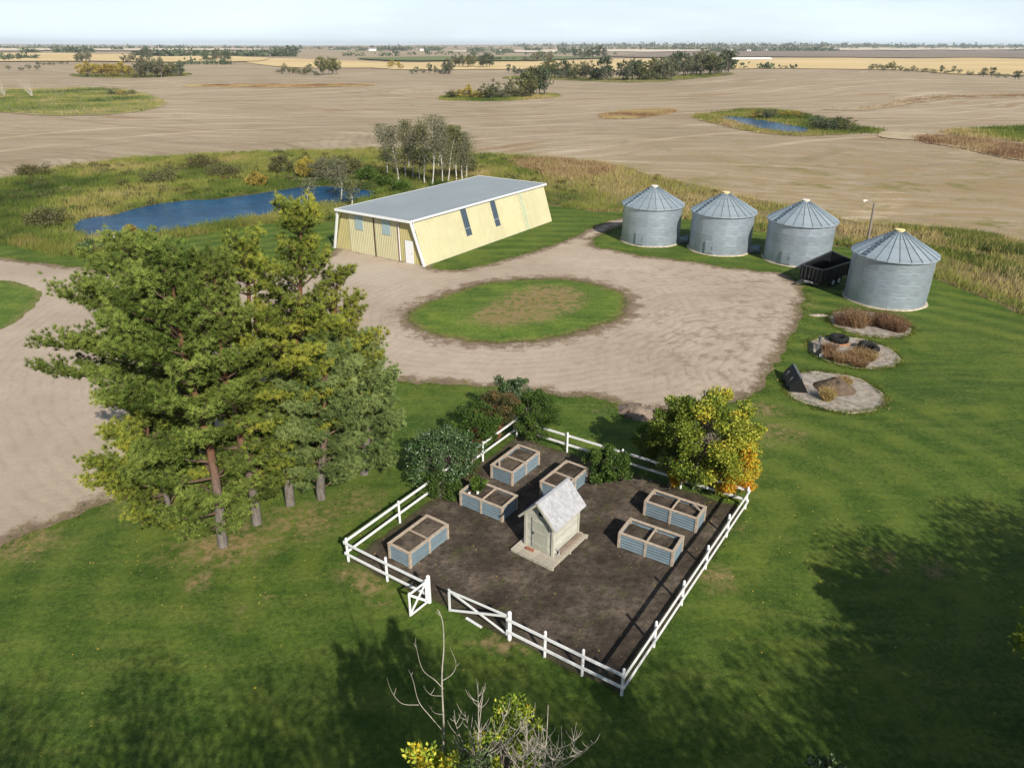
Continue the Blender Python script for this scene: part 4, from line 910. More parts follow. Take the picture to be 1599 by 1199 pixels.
bed((603.7, 849.4), (666, 802.6), (701.5, 818), 'leftmost raised bed, next to the fence corner, full of bare soil', (640.5, 863.6), seed=1, sd=0.06)
b2 = bed((718.5, 768.6), (741, 746), (809, 774), 'raised bed with a leafy green plant at its back corner, left of the little outhouse', (784.3, 792.7), seed=2, sd=0.16)
bed((766, 725), (810, 693), (843, 705), 'rearmost raised bed, near the reddish bushes, with a corner brace', (800, 739), seed=3, diag=(-1, 1), sd=0.18)
bed((842, 751.6), (884, 718.4), (920, 730), 'raised bed partly hidden behind the little outhouse roof', None, mids=1, seed=4, sd=0.12)
bed((1004, 781), (1023, 764), (1106, 791), 'raised bed beneath the yellow-leaved tree, with a board across its right corner', (1088, 810), seed=5, diag=(1, 1), sd=0.18)
bed((963, 831), (986, 808), (1071, 838), 'raised bed at the right, nearer than the one under the yellow-leaved tree', (1051, 861), seed=6, sd=0.22)
for (px, py), w_ in zip(((733, 778), (746, 777)), ('left', 'right')): o = one_box('white_stone', Pz(px, py - 8, 0.72), (0.09, 0.08, 0.09), M_white); tag(o, 'the %s of the two small white stones in the bed with the leafy plant' % w_, 'stone', 'white stones in the raised bed')

# ------------------------------------------------------------------ little outhouse on its deck
def mat_weath(name, c, grain=(1, 1, 12)):
    m = MT(name, 0.85, 0.15); p = m.pos(True); n = m.noise(m.mapp(p, grain), 2.5, 6, 0.7); n2 = m.noise(p, 3, 5, 0.7)
    k = m.ramp(n, [(0.3, tuple(x * 0.72 for x in c)), (0.7, tuple(x * 1.15 for x in c))]); k = m.mix(m.rng(n2, 0.45, 0.75, 0, 0.45), k, tuple(x * 0.6 for x in c))
    hs = m.N('HueSaturation'); m.set('Color', k, hs); m.set('Value', m.rng(m.rnd(), 0, 1, 0.86, 1.12), hs); m.col(hs.outputs[0]); return m.m
M_side = mat_weath('cream_boards', (0.45, 0.45, 0.395)); M_doorw = mat_weath('faded_green_boards', (0.37, 0.385, 0.325), (12, 12, 1)); M_trim = mat_weath('cream_trim', (0.47, 0.46, 0.39), (9, 9, 1))
M_shin = mat_weath('grey_shingle', (0.42, 0.43, 0.46), (8, 8, 8)); M_deck = mat_weath('deck_plank', (0.46, 0.42, 0.35), (1, 10, 10)); M_hole = simple('dark_inside', (0.01, 0.01, 0.01), 1.0)
oBL, oBR, oRR = Vector((*G(822, 854.6), 0)), Vector((*G(862.6, 874), 0)), Vector((*G(900, 838), 0))
wx = oBR - oBL; OW = wx.length; OD = (oRR - oBR).length * 0.97
ou = empty('outhouse', (oBL.x, oBL.y, 0.05), math.atan2(wx.y, wx.x), 'small weathered cream outhouse with grey shingle roof in the middle of the garden', 'outhouse')
EH, PKH = 1.72, 2.38; DZ = 0.16
def board_wall(p0, p1, nrm, z1, name, mat, gable=False, bh=0.11):
    n = int(round((z1 - DZ) / bh)); a, b = Vector(p0), Vector(p1); d = (b - a).normalized()
    N = n + (6 if gable else 0)
    for i in range(N):
        za = DZ + i * bh; zb = za + bh
        if gable:
            def cut(z): return 0.0 if z <= EH else min(0.5, (z - EH) / (PKH - EH) * 0.5)
            fa, fb = cut(za), cut(zb)
            if fa >= 0.47: break
        else: fa = fb = 0
        L_a, L_b = a.lerp(b, fa), b.lerp(a, fa); U_a, U_b = a.lerp(b, fb), b.lerp(a, fb)
        m = MB(); o0, o1 = nrm * 0.028, nrm * 0.008
        vs = [L_a + o0 + Vector((0, 0, za)), L_b + o0 + Vector((0, 0, za)), U_b + o1 + Vector((0, 0, zb)), U_a + o1 + Vector((0, 0, zb)), L_a + Vector((0, 0, za)), L_b + Vector((0, 0, za))]
        m.add(vs, [(0, 1, 2, 3), (4, 5, 1, 0)]); m.build(name, mat, ou)
board_wall((0, 0, 0), (OW, 0, 0), Vector((0, -1, 0)), EH, 'wall_board', M_side, True)
board_wall((OW, 0, 0), (OW, OD, 0), Vector((1, 0, 0)), EH, 'wall_board', M_side)
board_wall((OW, OD, 0), (0, OD, 0), Vector((0, 1, 0)), EH, 'wall_board', M_side, True)
board_wall((0, OD, 0), (0, 0, 0), Vector((-1, 0, 0)), EH, 'wall_board', M_side)
m = MB(); m.box((OW / 2, OD / 2, DZ + .02), (OW - .02, OD - .02, 0.04)); m.build('floor', M_deck, ou)
for x in (0, OW):
    for y in (0, OD): one_box('corner_board', (x + (0.02 if x else -0.02), y + (0.02 if y else -0.02), DZ + (EH - DZ) / 2), (0.10, 0.10, EH - DZ), M_trim, ou)
dr = one_box('door', (OW * 0.54, -0.045, DZ + 0.74), (OW * 0.60, 0.03, 1.36), M_doorw, ou)
for dz in (-0.50, 0.06, 0.58): one_box('ledge', (0, -0.022, dz), (OW * 0.58, 0.014, 0.09), M_trim, dr)
one_box('handle', (-OW * 0.24, -0.03, 0.0), (0.03, 0.04, 0.12), M_hole, dr)
one_box('vent_hole', (OW * 0.54, -0.035, 1.86), (0.17, 0.02, 0.17), M_hole, ou); one_box('vent_trim', (OW * 0.54, -0.034, 1.74), (OW * 0.5, 0.02, 0.04), M_trim, ou)
# roof: two boarded slopes, shingles laid on them
ov, oh = 0.22, 0.24; run_ = OW / 2 + ov; sl = math.atan2(PKH - EH, OW / 2); slen = run_ / math.cos(sl)
shing = MB(); rr = random.Random(5)
for s in (-1, 1):
    R = Matrix.Rotation(s * sl, 3, 'Y')
    base = Vector((OW / 2, OD / 2, PKH + 0.03))
    dv = R @ Vector((s * 1, 0, 0)); nv = R @ Vector((0, 0, 1))
    one_box('roof_slope', base + dv * slen / 2 - nv * 0.015, (slen, OD + 2 * oh, 0.03), M_doorw, ou, R)
    rows = 10; st = slen / rows; wsh = 0.125
    for i in range(rows):
        y = -oh + (rr.random() * 0.06); 
        while y < OD + oh - 0.02:
            w = min(wsh * rr.uniform(0.7, 1.25), OD + oh - y); c = base + dv * (st * (i + 0.62)) + nv * (0.012 + 0.006 * rr.random()) + Vector((0, y + w / 2 - OD / 2, 0))
            Rs = Matrix.Rotation(s * (sl - 0.05 + rr.uniform(-.02, .02)), 3, 'Y'); m = MB(); m.box((0, 0, 0), (st * 1.32, w * 0.95, 0.012), Rs)
            m.build('shingle', M_shin, ou, c); y += w
one_box('ridge_board', (OW / 2, OD / 2, PKH + 0.055), (0.12, OD + 2 * oh + .02, 0.03), M_shin, ou)
m = MB()
for s in (-1, 1): m.beam((OW / 2, -oh + 0.01, PKH - 0.0), (OW / 2 + s * run_, -oh + 0.01, PKH - run_ * math.tan(sl) - 0.0), 0.03, 0.09)
m.build('barge_board', M_trim, ou)
# deck
dk = empty('wooden_deck', (oBL.x, oBL.y, 0.05), math.atan2(wx.y, wx.x), 'low grey plank deck under the little outhouse', 'deck')
nb = 15; dx0, dx1, dy0, dy1 = -0.32, OW + 0.42, -0.62, OD + 0.22
for i in range(nb):
    w = (dx1 - dx0) / nb; x = dx0 + w * (i + .5); j = 0.02 * math.sin(i * 3.7)
    one_box('plank', (x, (dy0 + dy1) / 2 + j, DZ - 0.04), (w - 0.012, dy1 - dy0, 0.04), M_deck, dk)
for y in (dy0 + .06, (dy0 + dy1) / 2, dy1 - .06): one_box('joist', ((dx0 + dx1) / 2, y, DZ - 0.11), (dx1 - dx0 - .02, 0.08, 0.09), M_deck, dk)
def on_deck(x, y, z=0): R = Matrix.Rotation(dk.rotation_euler.z, 3, 'Z'); return Vector((oBL.x, oBL.y, 0.05)) + R @ Vector((x, y, DZ - 0.02 + z))
o = one_box('brick', on_deck(0.34, -0.24, .045), (0.34, 0.10, 0.08), simple('red_brick', (0.30, 0.12, 0.075), 0.9), None, Matrix.Rotation(dk.rotation_euler.z + .1, 3, 'Z')); tag(o, 'red brick lying on the deck before the outhouse door', 'brick')
m = MB(); p0 = on_deck(OW + 0.14, 0.25, 0.06); p1 = on_deck(OW + 0.16, OD + 0.0, 0.06); m.beam(p0, p1, 0.16, 0.10); tag(m.build('old_beam', mat_weath('beam_wood', (0.27, 0.21, 0.17))), 'dark weathered beam lying on the deck along the outhouse side', 'beam')
m = MB(); torus(m, 0.11, 0.03); tag(m.build('metal_ring', M_steel, None, on_deck(OW + 0.12, 0.12, 0.14), (1.2, 0.2, 0.5)), 'small round metal ring leaning at the outhouse corner', 'metal ring')
for i, (px, py, s) in enumerate(((1247, 492, 0.5), (1279, 494, 0.35))):
    pass
o = heap('stone_slab', 1279, 493, 0.75, 0.28, 0.06, M_rim, 'flat pale concrete scrap in the grass left of the weedy pad', 'concrete scrap', 12)

# ------------------------------------------------------------------ vegetation materials
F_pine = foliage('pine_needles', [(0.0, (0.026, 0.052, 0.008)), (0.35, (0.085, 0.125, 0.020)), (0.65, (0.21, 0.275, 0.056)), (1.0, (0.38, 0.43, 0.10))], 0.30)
F_pineb = foliage('blue_pine_needles', [(0.0, (0.034, 0.056, 0.022)), (0.35, (0.12, 0.185, 0.055)), (0.65, (0.23, 0.305, 0.10)), (1.0, (0.38, 0.45, 0.16))], 0.30)
F_pineo = foliage('olive_pine_needles', [(0.0, (0.030, 0.038, 0.010)), (0.35, (0.12, 0.155, 0.026)), (0.65, (0.30, 0.325, 0.052)), (1.0, (0.46, 0.40, 0.06))], 0.30)
F_dark = foliage('dark_leaves', [(0.0, (0.012, 0.026, 0.010)), (0.4, (0.050, 0.095, 0.028)), (0.75, (0.11, 0.165, 0.06)), (1.0, (0.25, 0.30, 0.20))], 0.15, 0.45, 0.4)
F_green = foliage('green_leaves', [(0.0, (0.020, 0.040, 0.008)), (0.4, (0.062, 0.112, 0.017)), (0.75, (0.13, 0.195, 0.034)), (1.0, (0.20, 0.26, 0.06))], 0.22)
F_mix = foliage('yellow_green_leaves', [(0.0, (0.030, 0.062, 0.010)), (0.28, (0.10, 0.165, 0.020)), (0.5, (0.27, 0.34, 0.04)), (0.70, (0.55, 0.56, 0.07)), (0.85, (0.60, 0.42, 0.03)), (1.0, (0.60, 0.28, 0.02))], 0.25)
F_brn = foliage('reddish_leaves', [(0.0, (0.035, 0.035, 0.014)), (0.45, (0.075, 0.080, 0.026)), (0.75, (0.14, 0.10, 0.04)), (1.0, (0.24, 0.10, 0.05))], 0.15)
F_olive = foliage('olive_leaves', [(0.0, (0.05, 0.058, 0.022)), (0.5, (0.14, 0.15, 0.055)), (1.0, (0.26, 0.25, 0.10))], 0.22)
F_autumn = foliage('autumn_leaves', [(0.0, (0.12, 0.10, 0.03)), (0.5, (0.38, 0.30, 0.06)), (1.0, (0.62, 0.46, 0.09))], 0.25)
F_grey = foliage('grey_green_leaves', [(0.0, (0.055, 0.062, 0.034)), (0.5, (0.15, 0.155, 0.085)), (1.0, (0.28, 0.27, 0.17))], 0.22)
F_far = foliage('far_leaves', [(0.0, (0.04, 0.06, 0.034)), (0.5, (0.085, 0.11, 0.06)), (1.0, (0.16, 0.18, 0.10))], 0.15)
F_reed = foliage('tall_grass', [(0.0, (0.035, 0.06, 0.012)), (0.2, (0.09, 0.135, 0.02)), (0.4, (0.20, 0.22, 0.045)), (0.6, (0.30, 0.25, 0.085)), (0.8, (0.42, 0.33, 0.17)), (0.92, (0.30, 0.19, 0.10)), (1.0, (0.15, 0.075, 0.04))], 0.15, 0.8)
F_weed = foliage('dead_weeds_stems', [(0.0, (0.07, 0.038, 0.024)), (0.4, (0.20, 0.115, 0.065)), (0.7, (0.31, 0.19, 0.10)), (1.0, (0.36, 0.27, 0.10))], 0.1, 0.85)
B_pine = MT('pine_bark', 0.9, 0.1); _z = B_pine.N('SeparateXYZ'); B_pine.set('Vector', B_pine.pos(True), _z)
B_pine.col(B_pine.mix(B_pine.rng(_z.outputs[2], 1.5, 4.5), B_pine.ramp(B_pine.noise(B_pine.mapp(B_pine.pos(True), (6, 6, 1.5)), 2, 5, .7), [(0.3, (0.08, 0.068, 0.06)), (0.7, (0.22, 0.20, 0.18))]), B_pine.ramp(B_pine.noise(B_pine.pos(True), 5, 4), [(0.3, (0.085, 0.042, 0.026)), (0.7, (0.19, 0.095, 0.055))])))
B_pine = B_pine.m
B_birch = MT('birch_bark', 0.75, 0.2); B_birch.col(B_birch.ramp(B_birch.noise(B_birch.mapp(B_birch.pos(True), (2, 2, 7)), 1.3, 4, .6), [(0.38, (0.10, 0.09, 0.08)), (0.46, (0.55, 0.53, 0.49)), (0.7, (0.66, 0.64, 0.60))])); B_birch = B_birch.m
B_pbr = simple('pine_branch_bark', (0.11, 0.075, 0.055), 0.9, 0.1, 0, 0.3, 4); B_grey = simple('grey_bark', (0.20, 0.175, 0.15), 0.9, 0.1, 0, 0.3, 4); B_dead = simple('bare_twig_bark', (0.38, 0.35, 0.30), 0.85, 0.2, 0, 0.3, 5); B_red = simple('reddish_twigs', (0.17, 0.085, 0.05), 0.85, 0.1, 0, 0.3, 6)

def curve(p0, d, L, n, bend, rng, wob=0.06):
    P = [np.array(p0, float)]; d = np.array(d, float); d /= np.linalg.norm(d)
    for i in range(n):
        d = d + np.array(bend) / n + rng.normal(size=3) * wob; d /= np.linalg.norm(d); P.append(P[-1] + d * L / n)
    return np.array(P)

# ------------------------------------------------------------------ pines
def pine(base_px, top_px, R, label, seed, fol, crown=0.14, squash=1.0, dens=1.0, side=None, trunk_r=0.19, forks=1):
    rng = np.random.default_rng(seed); bx, by = G(*base_px); tp = Py(*top_px, by); H = tp.z; off = tp.x - bx
    t = empty('pine_tree', (bx, by, 0.0), 0, label, 'pine tree', 'tall pines beside the gravel drive')
    wood = Geo(); leaf = Geo(); R *= 0.95
    n = 14; f = np.linspace(0, 1, n)
    TP = np.column_stack([off * f ** 1.2 + 0.12 * np.sin(f * 7 + seed), 0.12 * np.sin(f * 5 + seed * 2), H * 0.94 * f - 0.15 * (f == 0)])
    tm = Geo(); g_tube(tm, TP, trunk_r * (1 - 0.85 * f) + 0.02, 10); 
    if forks > 1:
        k = 7; Q = curve(TP[k], (0.5, -0.1, 1), H * 0.42, 6, (-0.2, 0, 0.6), rng, 0.03); g_tube(tm, Q, np.linspace(trunk_r * 0.5, 0.03, 7), 8)
    tf, td, tt = [], [], []
    z = H * crown
    while z < H * 0.975:
        g_ = min(1.0, max(0.0, (z / H - crown) / (1 - crown))); prof = max(0.34, (1 - g_ ** 3.0) * (0.50 + 0.50 * min(1, g_ * 2.6 + 0.1))) * rng.uniform(0.78, 1.10)
        c = np.array([np.interp(z / H / 0.97, f, TP[:, 0]), np.interp(z / H / 0.97, f, TP[:, 1]), z])
        nb = rng.integers(4, 7)
        a0 = rng.uniform(0, 6.28)
        for b in range(nb):
            a = a0 + b * 2 * math.pi / nb + rng.normal() * 0.25
            L = R * prof * rng.uniform(0.72, 1.06)
            if side is not None: L *= 1 + 0.36 * math.cos(a - side)
            if rng.random() < 0.10: continue
            el = 0.08 + 0.50 * g_ + rng.normal() * 0.10
            d = np.array([math.cos(a) * math.cos(el), math.sin(a) * math.cos(el), math.sin(el)])
            P = curve(c, d, L, 7, (0, 0, 0.38), rng, 0.06); g_tube(wood, P, np.linspace(0.02 + 0.014 * L, 0.012, 8), 5)
            m = max(3, int(L / 0.21))
            for j in range(m):
                s = 0.22 + 0.78 * (j + rng.random() * 0.6) / m; s = min(s, 1.0); i0 = min(int(s * 7), 6); fr = s * 7 - i0
                p = P[i0] * (1 - fr) + P[i0 + 1] * fr; T = P[i0 + 1] - P[i0]; T /= np.linalg.norm(T)
                sd = np.cross(T, (0, 0, 1)); sd /= max(np.linalg.norm(sd), 1e-6)
                ll = (0.30 + 0.40 * L * (1.12 - s)) * rng.uniform(0.65, 1.15)
                for q in (-1, 1):
                    if rng.random() < 0.12: continue
                    dd = T * 0.75 + sd * q * rng.uniform(0.5, 1.0) + np.array([0, 0, rng.uniform(0.05, 0.45)])
                    Q = curve(p, dd, ll, 3, (0, 0, 0.35), rng, 0.06)
                    if ll > 0.35: g_tube(wood, Q, np.linspace(0.011, 0.006, 4), 3)
                    k = max(2, int(ll / 0.115 * dens))
                    for w in range(k):
                        u = 1 - (w / max(k, 1)) * 0.85; i1 = min(int(u * 3), 2); f1 = u * 3 - i1
                        tf.append(Q[i1] * (1 - f1) + Q[i1 + 1] * f1 + rng.normal(size=3) * np.array([.11, .11, .07])); v = Q[i1 + 1] - Q[i1]; v /= np.linalg.norm(v)
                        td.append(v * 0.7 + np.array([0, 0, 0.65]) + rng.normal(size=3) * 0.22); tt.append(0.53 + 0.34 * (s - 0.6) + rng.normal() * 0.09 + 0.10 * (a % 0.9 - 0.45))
        z += rng.uniform(0.50, 0.86) * (H / 11) ** 0.5 * (0.8 + 0.35 * (1 - g_)) * (0.45 if g_ > 0.88 else 1)
    tf, td, tt = np.array(tf), unit(np.array(td)), np.array(tt)
    K = 30; n = len(tf)
    d = unit(np.repeat(td, K, 0) + rng.normal(size=(n * K, 3)) * 0.62)
    P = np.repeat(tf, K, 0) + d * 0.015
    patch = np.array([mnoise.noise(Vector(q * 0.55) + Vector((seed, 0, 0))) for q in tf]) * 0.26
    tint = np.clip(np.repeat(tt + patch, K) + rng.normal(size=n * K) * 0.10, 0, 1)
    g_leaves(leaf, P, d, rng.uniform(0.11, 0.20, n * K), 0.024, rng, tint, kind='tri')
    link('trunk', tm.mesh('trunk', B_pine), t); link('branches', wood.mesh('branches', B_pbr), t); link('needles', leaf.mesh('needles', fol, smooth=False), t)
    return len(tf)
np_ = 0
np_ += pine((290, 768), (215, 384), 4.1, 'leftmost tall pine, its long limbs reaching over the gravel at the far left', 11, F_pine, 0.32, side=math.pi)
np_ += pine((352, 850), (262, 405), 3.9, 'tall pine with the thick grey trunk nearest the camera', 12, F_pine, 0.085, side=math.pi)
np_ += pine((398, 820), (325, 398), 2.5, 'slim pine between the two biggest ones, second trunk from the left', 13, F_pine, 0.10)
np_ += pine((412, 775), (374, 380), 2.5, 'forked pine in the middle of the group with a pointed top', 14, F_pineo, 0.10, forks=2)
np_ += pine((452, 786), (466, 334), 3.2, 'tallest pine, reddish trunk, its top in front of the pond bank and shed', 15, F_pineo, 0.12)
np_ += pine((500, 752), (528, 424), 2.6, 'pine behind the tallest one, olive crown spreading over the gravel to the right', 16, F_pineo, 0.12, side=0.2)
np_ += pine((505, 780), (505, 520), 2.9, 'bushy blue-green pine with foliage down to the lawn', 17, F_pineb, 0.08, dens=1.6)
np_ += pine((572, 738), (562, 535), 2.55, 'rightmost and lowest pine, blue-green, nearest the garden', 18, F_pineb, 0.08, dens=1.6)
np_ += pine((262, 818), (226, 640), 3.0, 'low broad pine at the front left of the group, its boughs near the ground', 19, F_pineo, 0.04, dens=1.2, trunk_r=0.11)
print('pine tufts', np_)

# ------------------------------------------------------------------ broad-leaved trees and shrubs
def shrub_geo(H, R, rng, nst=6, nl=6000, leaf=0.07, cb=0.15, lumps=40, tint=None, up=0.35, twig_r=0.02, spread=0.30, sides=5, open_=0.15, topround=1.0):
    wood, lf = Geo(), Geo(); cz = H * (cb + (1 - cb) * 0.5); rz = H * (1 - cb) * 0.5
    u = unit(rng.normal(size=(lumps, 3))); rr = rng.uniform(0.15, 1.0, lumps) ** 0.42
    c = u * rr[:, None] * np.array([R, R, rz]) * 0.84; c[:, 2] += cz
    c[:, :2] *= (1 - 0.35 * np.clip((c[:, 2:3] - cz) / rz, 0, 1) ** 2 * topround)
    c += rng.normal(size=c.shape) * R * 0.06
    st = []
    for i in range(nst):
        a = i * 2 * math.pi / nst + rng.uniform(-.4, .4); r0 = rng.uniform(0, .12) * R
        top = c[rng.integers(lumps)]; top = top * np.array([0.55, 0.55, 1]) 
        P = np.linspace(0, 1, 7)[:, None] * (top - np.array([math.cos(a) * r0, math.sin(a) * r0, 0])) + np.array([math.cos(a) * r0, math.sin(a) * r0, -0.03]); P[1:-1, :2] += rng.normal(size=(5, 2)) * 0.03 * R
        g_tube(wood, P, np.linspace(twig_r * 2.2, twig_r * 0.6, 7), sides); st.append(P)
    for q in c:
        P0 = st[rng.integers(nst)][rng.integers(2, 6)]; P = curve(P0, q - P0, np.linalg.norm(q - P0), 4, (0, 0, 0), rng, 0.05); P = P0 + (P - P0) + np.linspace(0, 1, 5)[:, None] * (q - P[-1])
        g_tube(wood, P, np.linspace(twig_r * 0.8, twig_r * 0.3, 5), 3)
    li = rng.integers(0, lumps, nl); sz = R * spread * rng.uniform(0.65, 1.25, lumps)
    o = unit(rng.normal(size=(nl, 3))) * (rng.uniform(0, 1, nl) ** (0.45))[:, None] * sz[li][:, None]
    o[:, 2] *= 0.8; P = c[li] + o; P[:, 2] = np.maximum(P[:, 2], 0.05)
    outw = unit(P - np.array([0, 0, cz * 0.7])); d = unit(outw * 0.5 + rng.normal(size=(nl, 3)) * 0.75 + np.array([0, 0, up]))
    lt = rng.normal(size=lumps) * 0.11
    T = 0.42 + lt[li] + rng.normal(size=nl) * 0.14
    if tint is not None: T = tint(P, T, rng)
    g_leaves(lf, P, d, leaf * rng.uniform(0.7, 1.35, nl), leaf * 0.62, rng, np.clip(T, 0, 1))
    return wood, lf
def shrub(px, H, R, fol, label, cat, seed, name='garden_shrub', bark=None, group=None, loc=None, parts=('stems', 'foliage'), **kw):
    rng = np.random.default_rng(seed); x, y = G(*px) if loc is None else loc; wood, lf = shrub_geo(H, R, rng, **kw)
    t = empty(name, (x, y, tz(x, y)), 0, label, cat, group)
    link(parts[0], wood.mesh(parts[0], bark or B_grey), t); link(parts[1], lf.mesh(parts[1], fol, smooth=False), t); return t

# the yellow-green tree in the garden corner
def ytint(P, T, rng):
    x, z = P[:, 0], P[:, 2]; nn = np.array([mnoise.noise(Vector(q * 0.9)) for q in P])
    w = T * 0.80 + 0.04 + 0.28 * nn + 0.16 * np.clip((z - 2.2) / 3, 0, 1) - 0.12 * np.clip(-x / 1.5, 0, 1)
    w = w + 0.42 * np.exp(-(((x - 1.9) / 0.7) ** 2 + ((z - 1.9) / 1.0) ** 2)) + 0.40 * np.exp(-(((x - 1.2) / 0.6) ** 2 + ((z - 0.9) / 0.6) ** 2)); return w
shrub((1088, 763), 5.2, 2.5, F_mix, 'round leafy tree turning yellow, in the far right corner of the garden', 'tree', 31, 'garden_tree', nst=7, nl=30000, leaf=0.12, cb=0.06, lumps=130, tint=ytint, spread=0.17, twig_r=0.03)
shrub((1142, 776), 2.9, 1.25, F_mix, 'golden yellow shrub leaning on the fence at the right garden corner', 'shrub', 32, nl=12000, leaf=0.10, lumps=46, cb=0.02, tint=lambda P, T, r: T + 0.30 + 0.12 * (P[:, 2] < 1.6))
shrub((1046, 762), 1.5, 0.75, F_mix, 'small orange-leaved bush behind the bed under the yellow tree', 'shrub', 33, nl=4200, leaf=0.09, lumps=14, cb=0.05, tint=lambda P, T, r: T + 0.46)
shrub((1018, 725), 2.5, 1.0, F_mix, 'green shrub at the left foot of the yellow-leaved tree', 'shrub', 34, nl=6500, leaf=0.10, lumps=34, cb=0.05, tint=lambda P, T, r: T * 0.7 + 0.02)
shrub((1085, 757), 1.7, 0.9, F_dark, 'low dark bush between the yellow tree and the raised bed', 'shrub', 42, nl=4200, leaf=0.09, lumps=24, cb=0.0)
# shrubs along the back and left fence
dk_t = lambda P, T, r: np.where(r.random(len(P)) < 0.07, 1.0, T)
shrub((693, 752), 2.8, 1.8, F_dark, 'big dark green shrub over the left fence', 'shrub', 35, nl=17000, leaf=0.10, lumps=80, cb=0.02, spread=0.20, tint=dk_t)
shrub((690, 778), 1.3, 0.95, F_green, 'low green bush at the inner foot of the big dark shrub', 'shrub', 36, nl=5200, leaf=0.09, lumps=26, cb=0.0, tint=lambda P, T, r: T * 0.85 - 0.03)
shrub((744, 708), 2.9, 1.5, F_green, 'loose olive green shrub in the middle of the left fence', 'shrub', 37, nl=11000, leaf=0.09, lumps=56, cb=0.22, spread=0.22, bark=B_red, nst=12, tint=lambda P, T, r: T * 0.8)
shrub((776, 690), 2.9, 1.3, F_brn, 'twiggy reddish-brown bush near the far garden corner', 'shrub', 38, nl=8000, leaf=0.085, lumps=44, cb=0.34, spread=0.22, bark=B_red, nst=16, tint=lambda P, T, r: T + 0.08)
shrub((800, 668), 3.3, 1.35, F_dark, 'upright dark shrub behind the far garden corner', 'shrub', 39, nl=7000, leaf=0.10, lumps=46, cb=0.15, spread=0.2, tint=dk_t)
shrub((836, 688), 3.1, 1.4, F_green, 'dense light green shrub at the far garden corner, behind the rearmost bed', 'shrub', 40, nl=13000, leaf=0.085, lumps=64, cb=0.04, spread=0.22, tint=lambda P, T, r: T - 0.06)
shrub((950, 752), 1.9, 1.25, F_green, 'bushy dark green shrub against the back fence, right of the outhouse', 'shrub', 41, nl=12000, leaf=0.10, lumps=60, cb=0.0, spread=0.2, tint=lambda P, T, r: np.where(r.random(len(P)) < 0.06, 1, T * 0.85 - 0.02))
shrub((722, 742), 1.5, 0.9, F_brn, 'low brownish undergrowth along the left fence beside the leafy bed', 'shrub', 43, nl=4500, leaf=0.08, lumps=30, cb=0.0)
q = Pz(748, 768, 0.62); rng = np.random.default_rng(77); w_, l_ = shrub_geo(0.7, 0.42, rng, nst=4, nl=700, leaf=0.14, cb=0.0, lumps=12, up=0.7); t = empty('leafy_plant', q, 0, 'bright green leafy plant growing in the raised bed left of the outhouse', 'plant')
link('stems', w_.mesh('stems', F_green), t); link('foliage', l_.mesh('foliage', F_green, smooth=False), t)

# trees at the bottom, tips of a shelterbelt standing just below the camera
def bare_tree(base, paths, label, seed, twigs=(0.3, 0.9, 40), name='bare_tree', rbase=0.035, mat=B_dead):
    rng = np.random.default_rng(seed); t = empty(name, base, 0, label, 'bare tree'); b = np.array(base)
    for i, (P, r0) in enumerate(paths):
        br = Geo()
        P = spline([tuple(np.array(p) - b) for p in P], 5, False); P = np.vstack([P, np.array(paths[i][0][-1]) - b])
        g_tube(br, P, np.linspace(r0 * .5, r0 * 0.10, len(P)), 7)
        if len(P) > 6:
            for k in range(int(twigs[2] / max(1, len(paths)) * (2 if i == 0 else 1))):
                s = rng.uniform(0.35, 0.98); j = int(s * (len(P) - 2)); T = P[j + 1] - P[j]; T /= np.linalg.norm(T)
                if P[j][2] < twigs[3]: continue
                a = rng.uniform(0, 6.28); d = np.array([math.cos(a), math.sin(a) * 0.7, 0.25]); L = rng.uniform(twigs[0], twigs[1]) * (1.1 - s * 0.6)
                Q = curve(P[j], d, L, 5, (0, 0, 1.9), rng, 0.05); g_tube(br, Q, np.linspace(0.0065, 0.0025, 6), 4)
        nm = 'trunk' if i == 0 else 'branch'; link(nm, br.mesh(nm, mat), t)
    return t
def pp(px, py, Y): return tuple(Py(px, py, Y))
YB = 9.6
x0 = pp(691, 1199, YB)[0]
bare_tree((x0, YB, 0), [
    ([(x0 - .1, YB, 0), (x0, YB, 2.5), pp(691, 1199, YB), pp(693, 1140, YB), pp(690, 1060, YB), pp(693, 1010, YB), pp(691, 970, YB), pp(683, 951, YB)], 0.055),
    ([pp(692, 1075, YB), pp(680, 1062, YB), pp(660, 1045, YB - .2), pp(650, 1010, YB - .2), pp(649, 995, YB - .2)], 0.018),
    ([pp(691, 1062, YB), pp(706, 1052, YB + .2), pp(712, 1035, YB + .2), pp(702, 1010, YB + .2)], 0.018),
    ([pp(691, 1140, YB), pp(672, 1118, YB), pp(654, 1095, YB), pp(645, 1062, YB), pp(638, 1045, YB)], 0.020),
    ([pp(654, 1100, YB), pp(628, 1098, YB), pp(612, 1080, YB), pp(604, 1057, YB)], 0.013),
    ([pp(691, 1086, YB), pp(672, 1084, YB), pp(661, 1070, YB)], 0.012),
    ([pp(690, 1115, YB), pp(678, 1112, YB), pp(669, 1100, YB)], 0.010),
], 'tall dead sapling with upswept bare twigs at the bottom of the picture', 51, (0.1, 0.3, 10, 6.0))
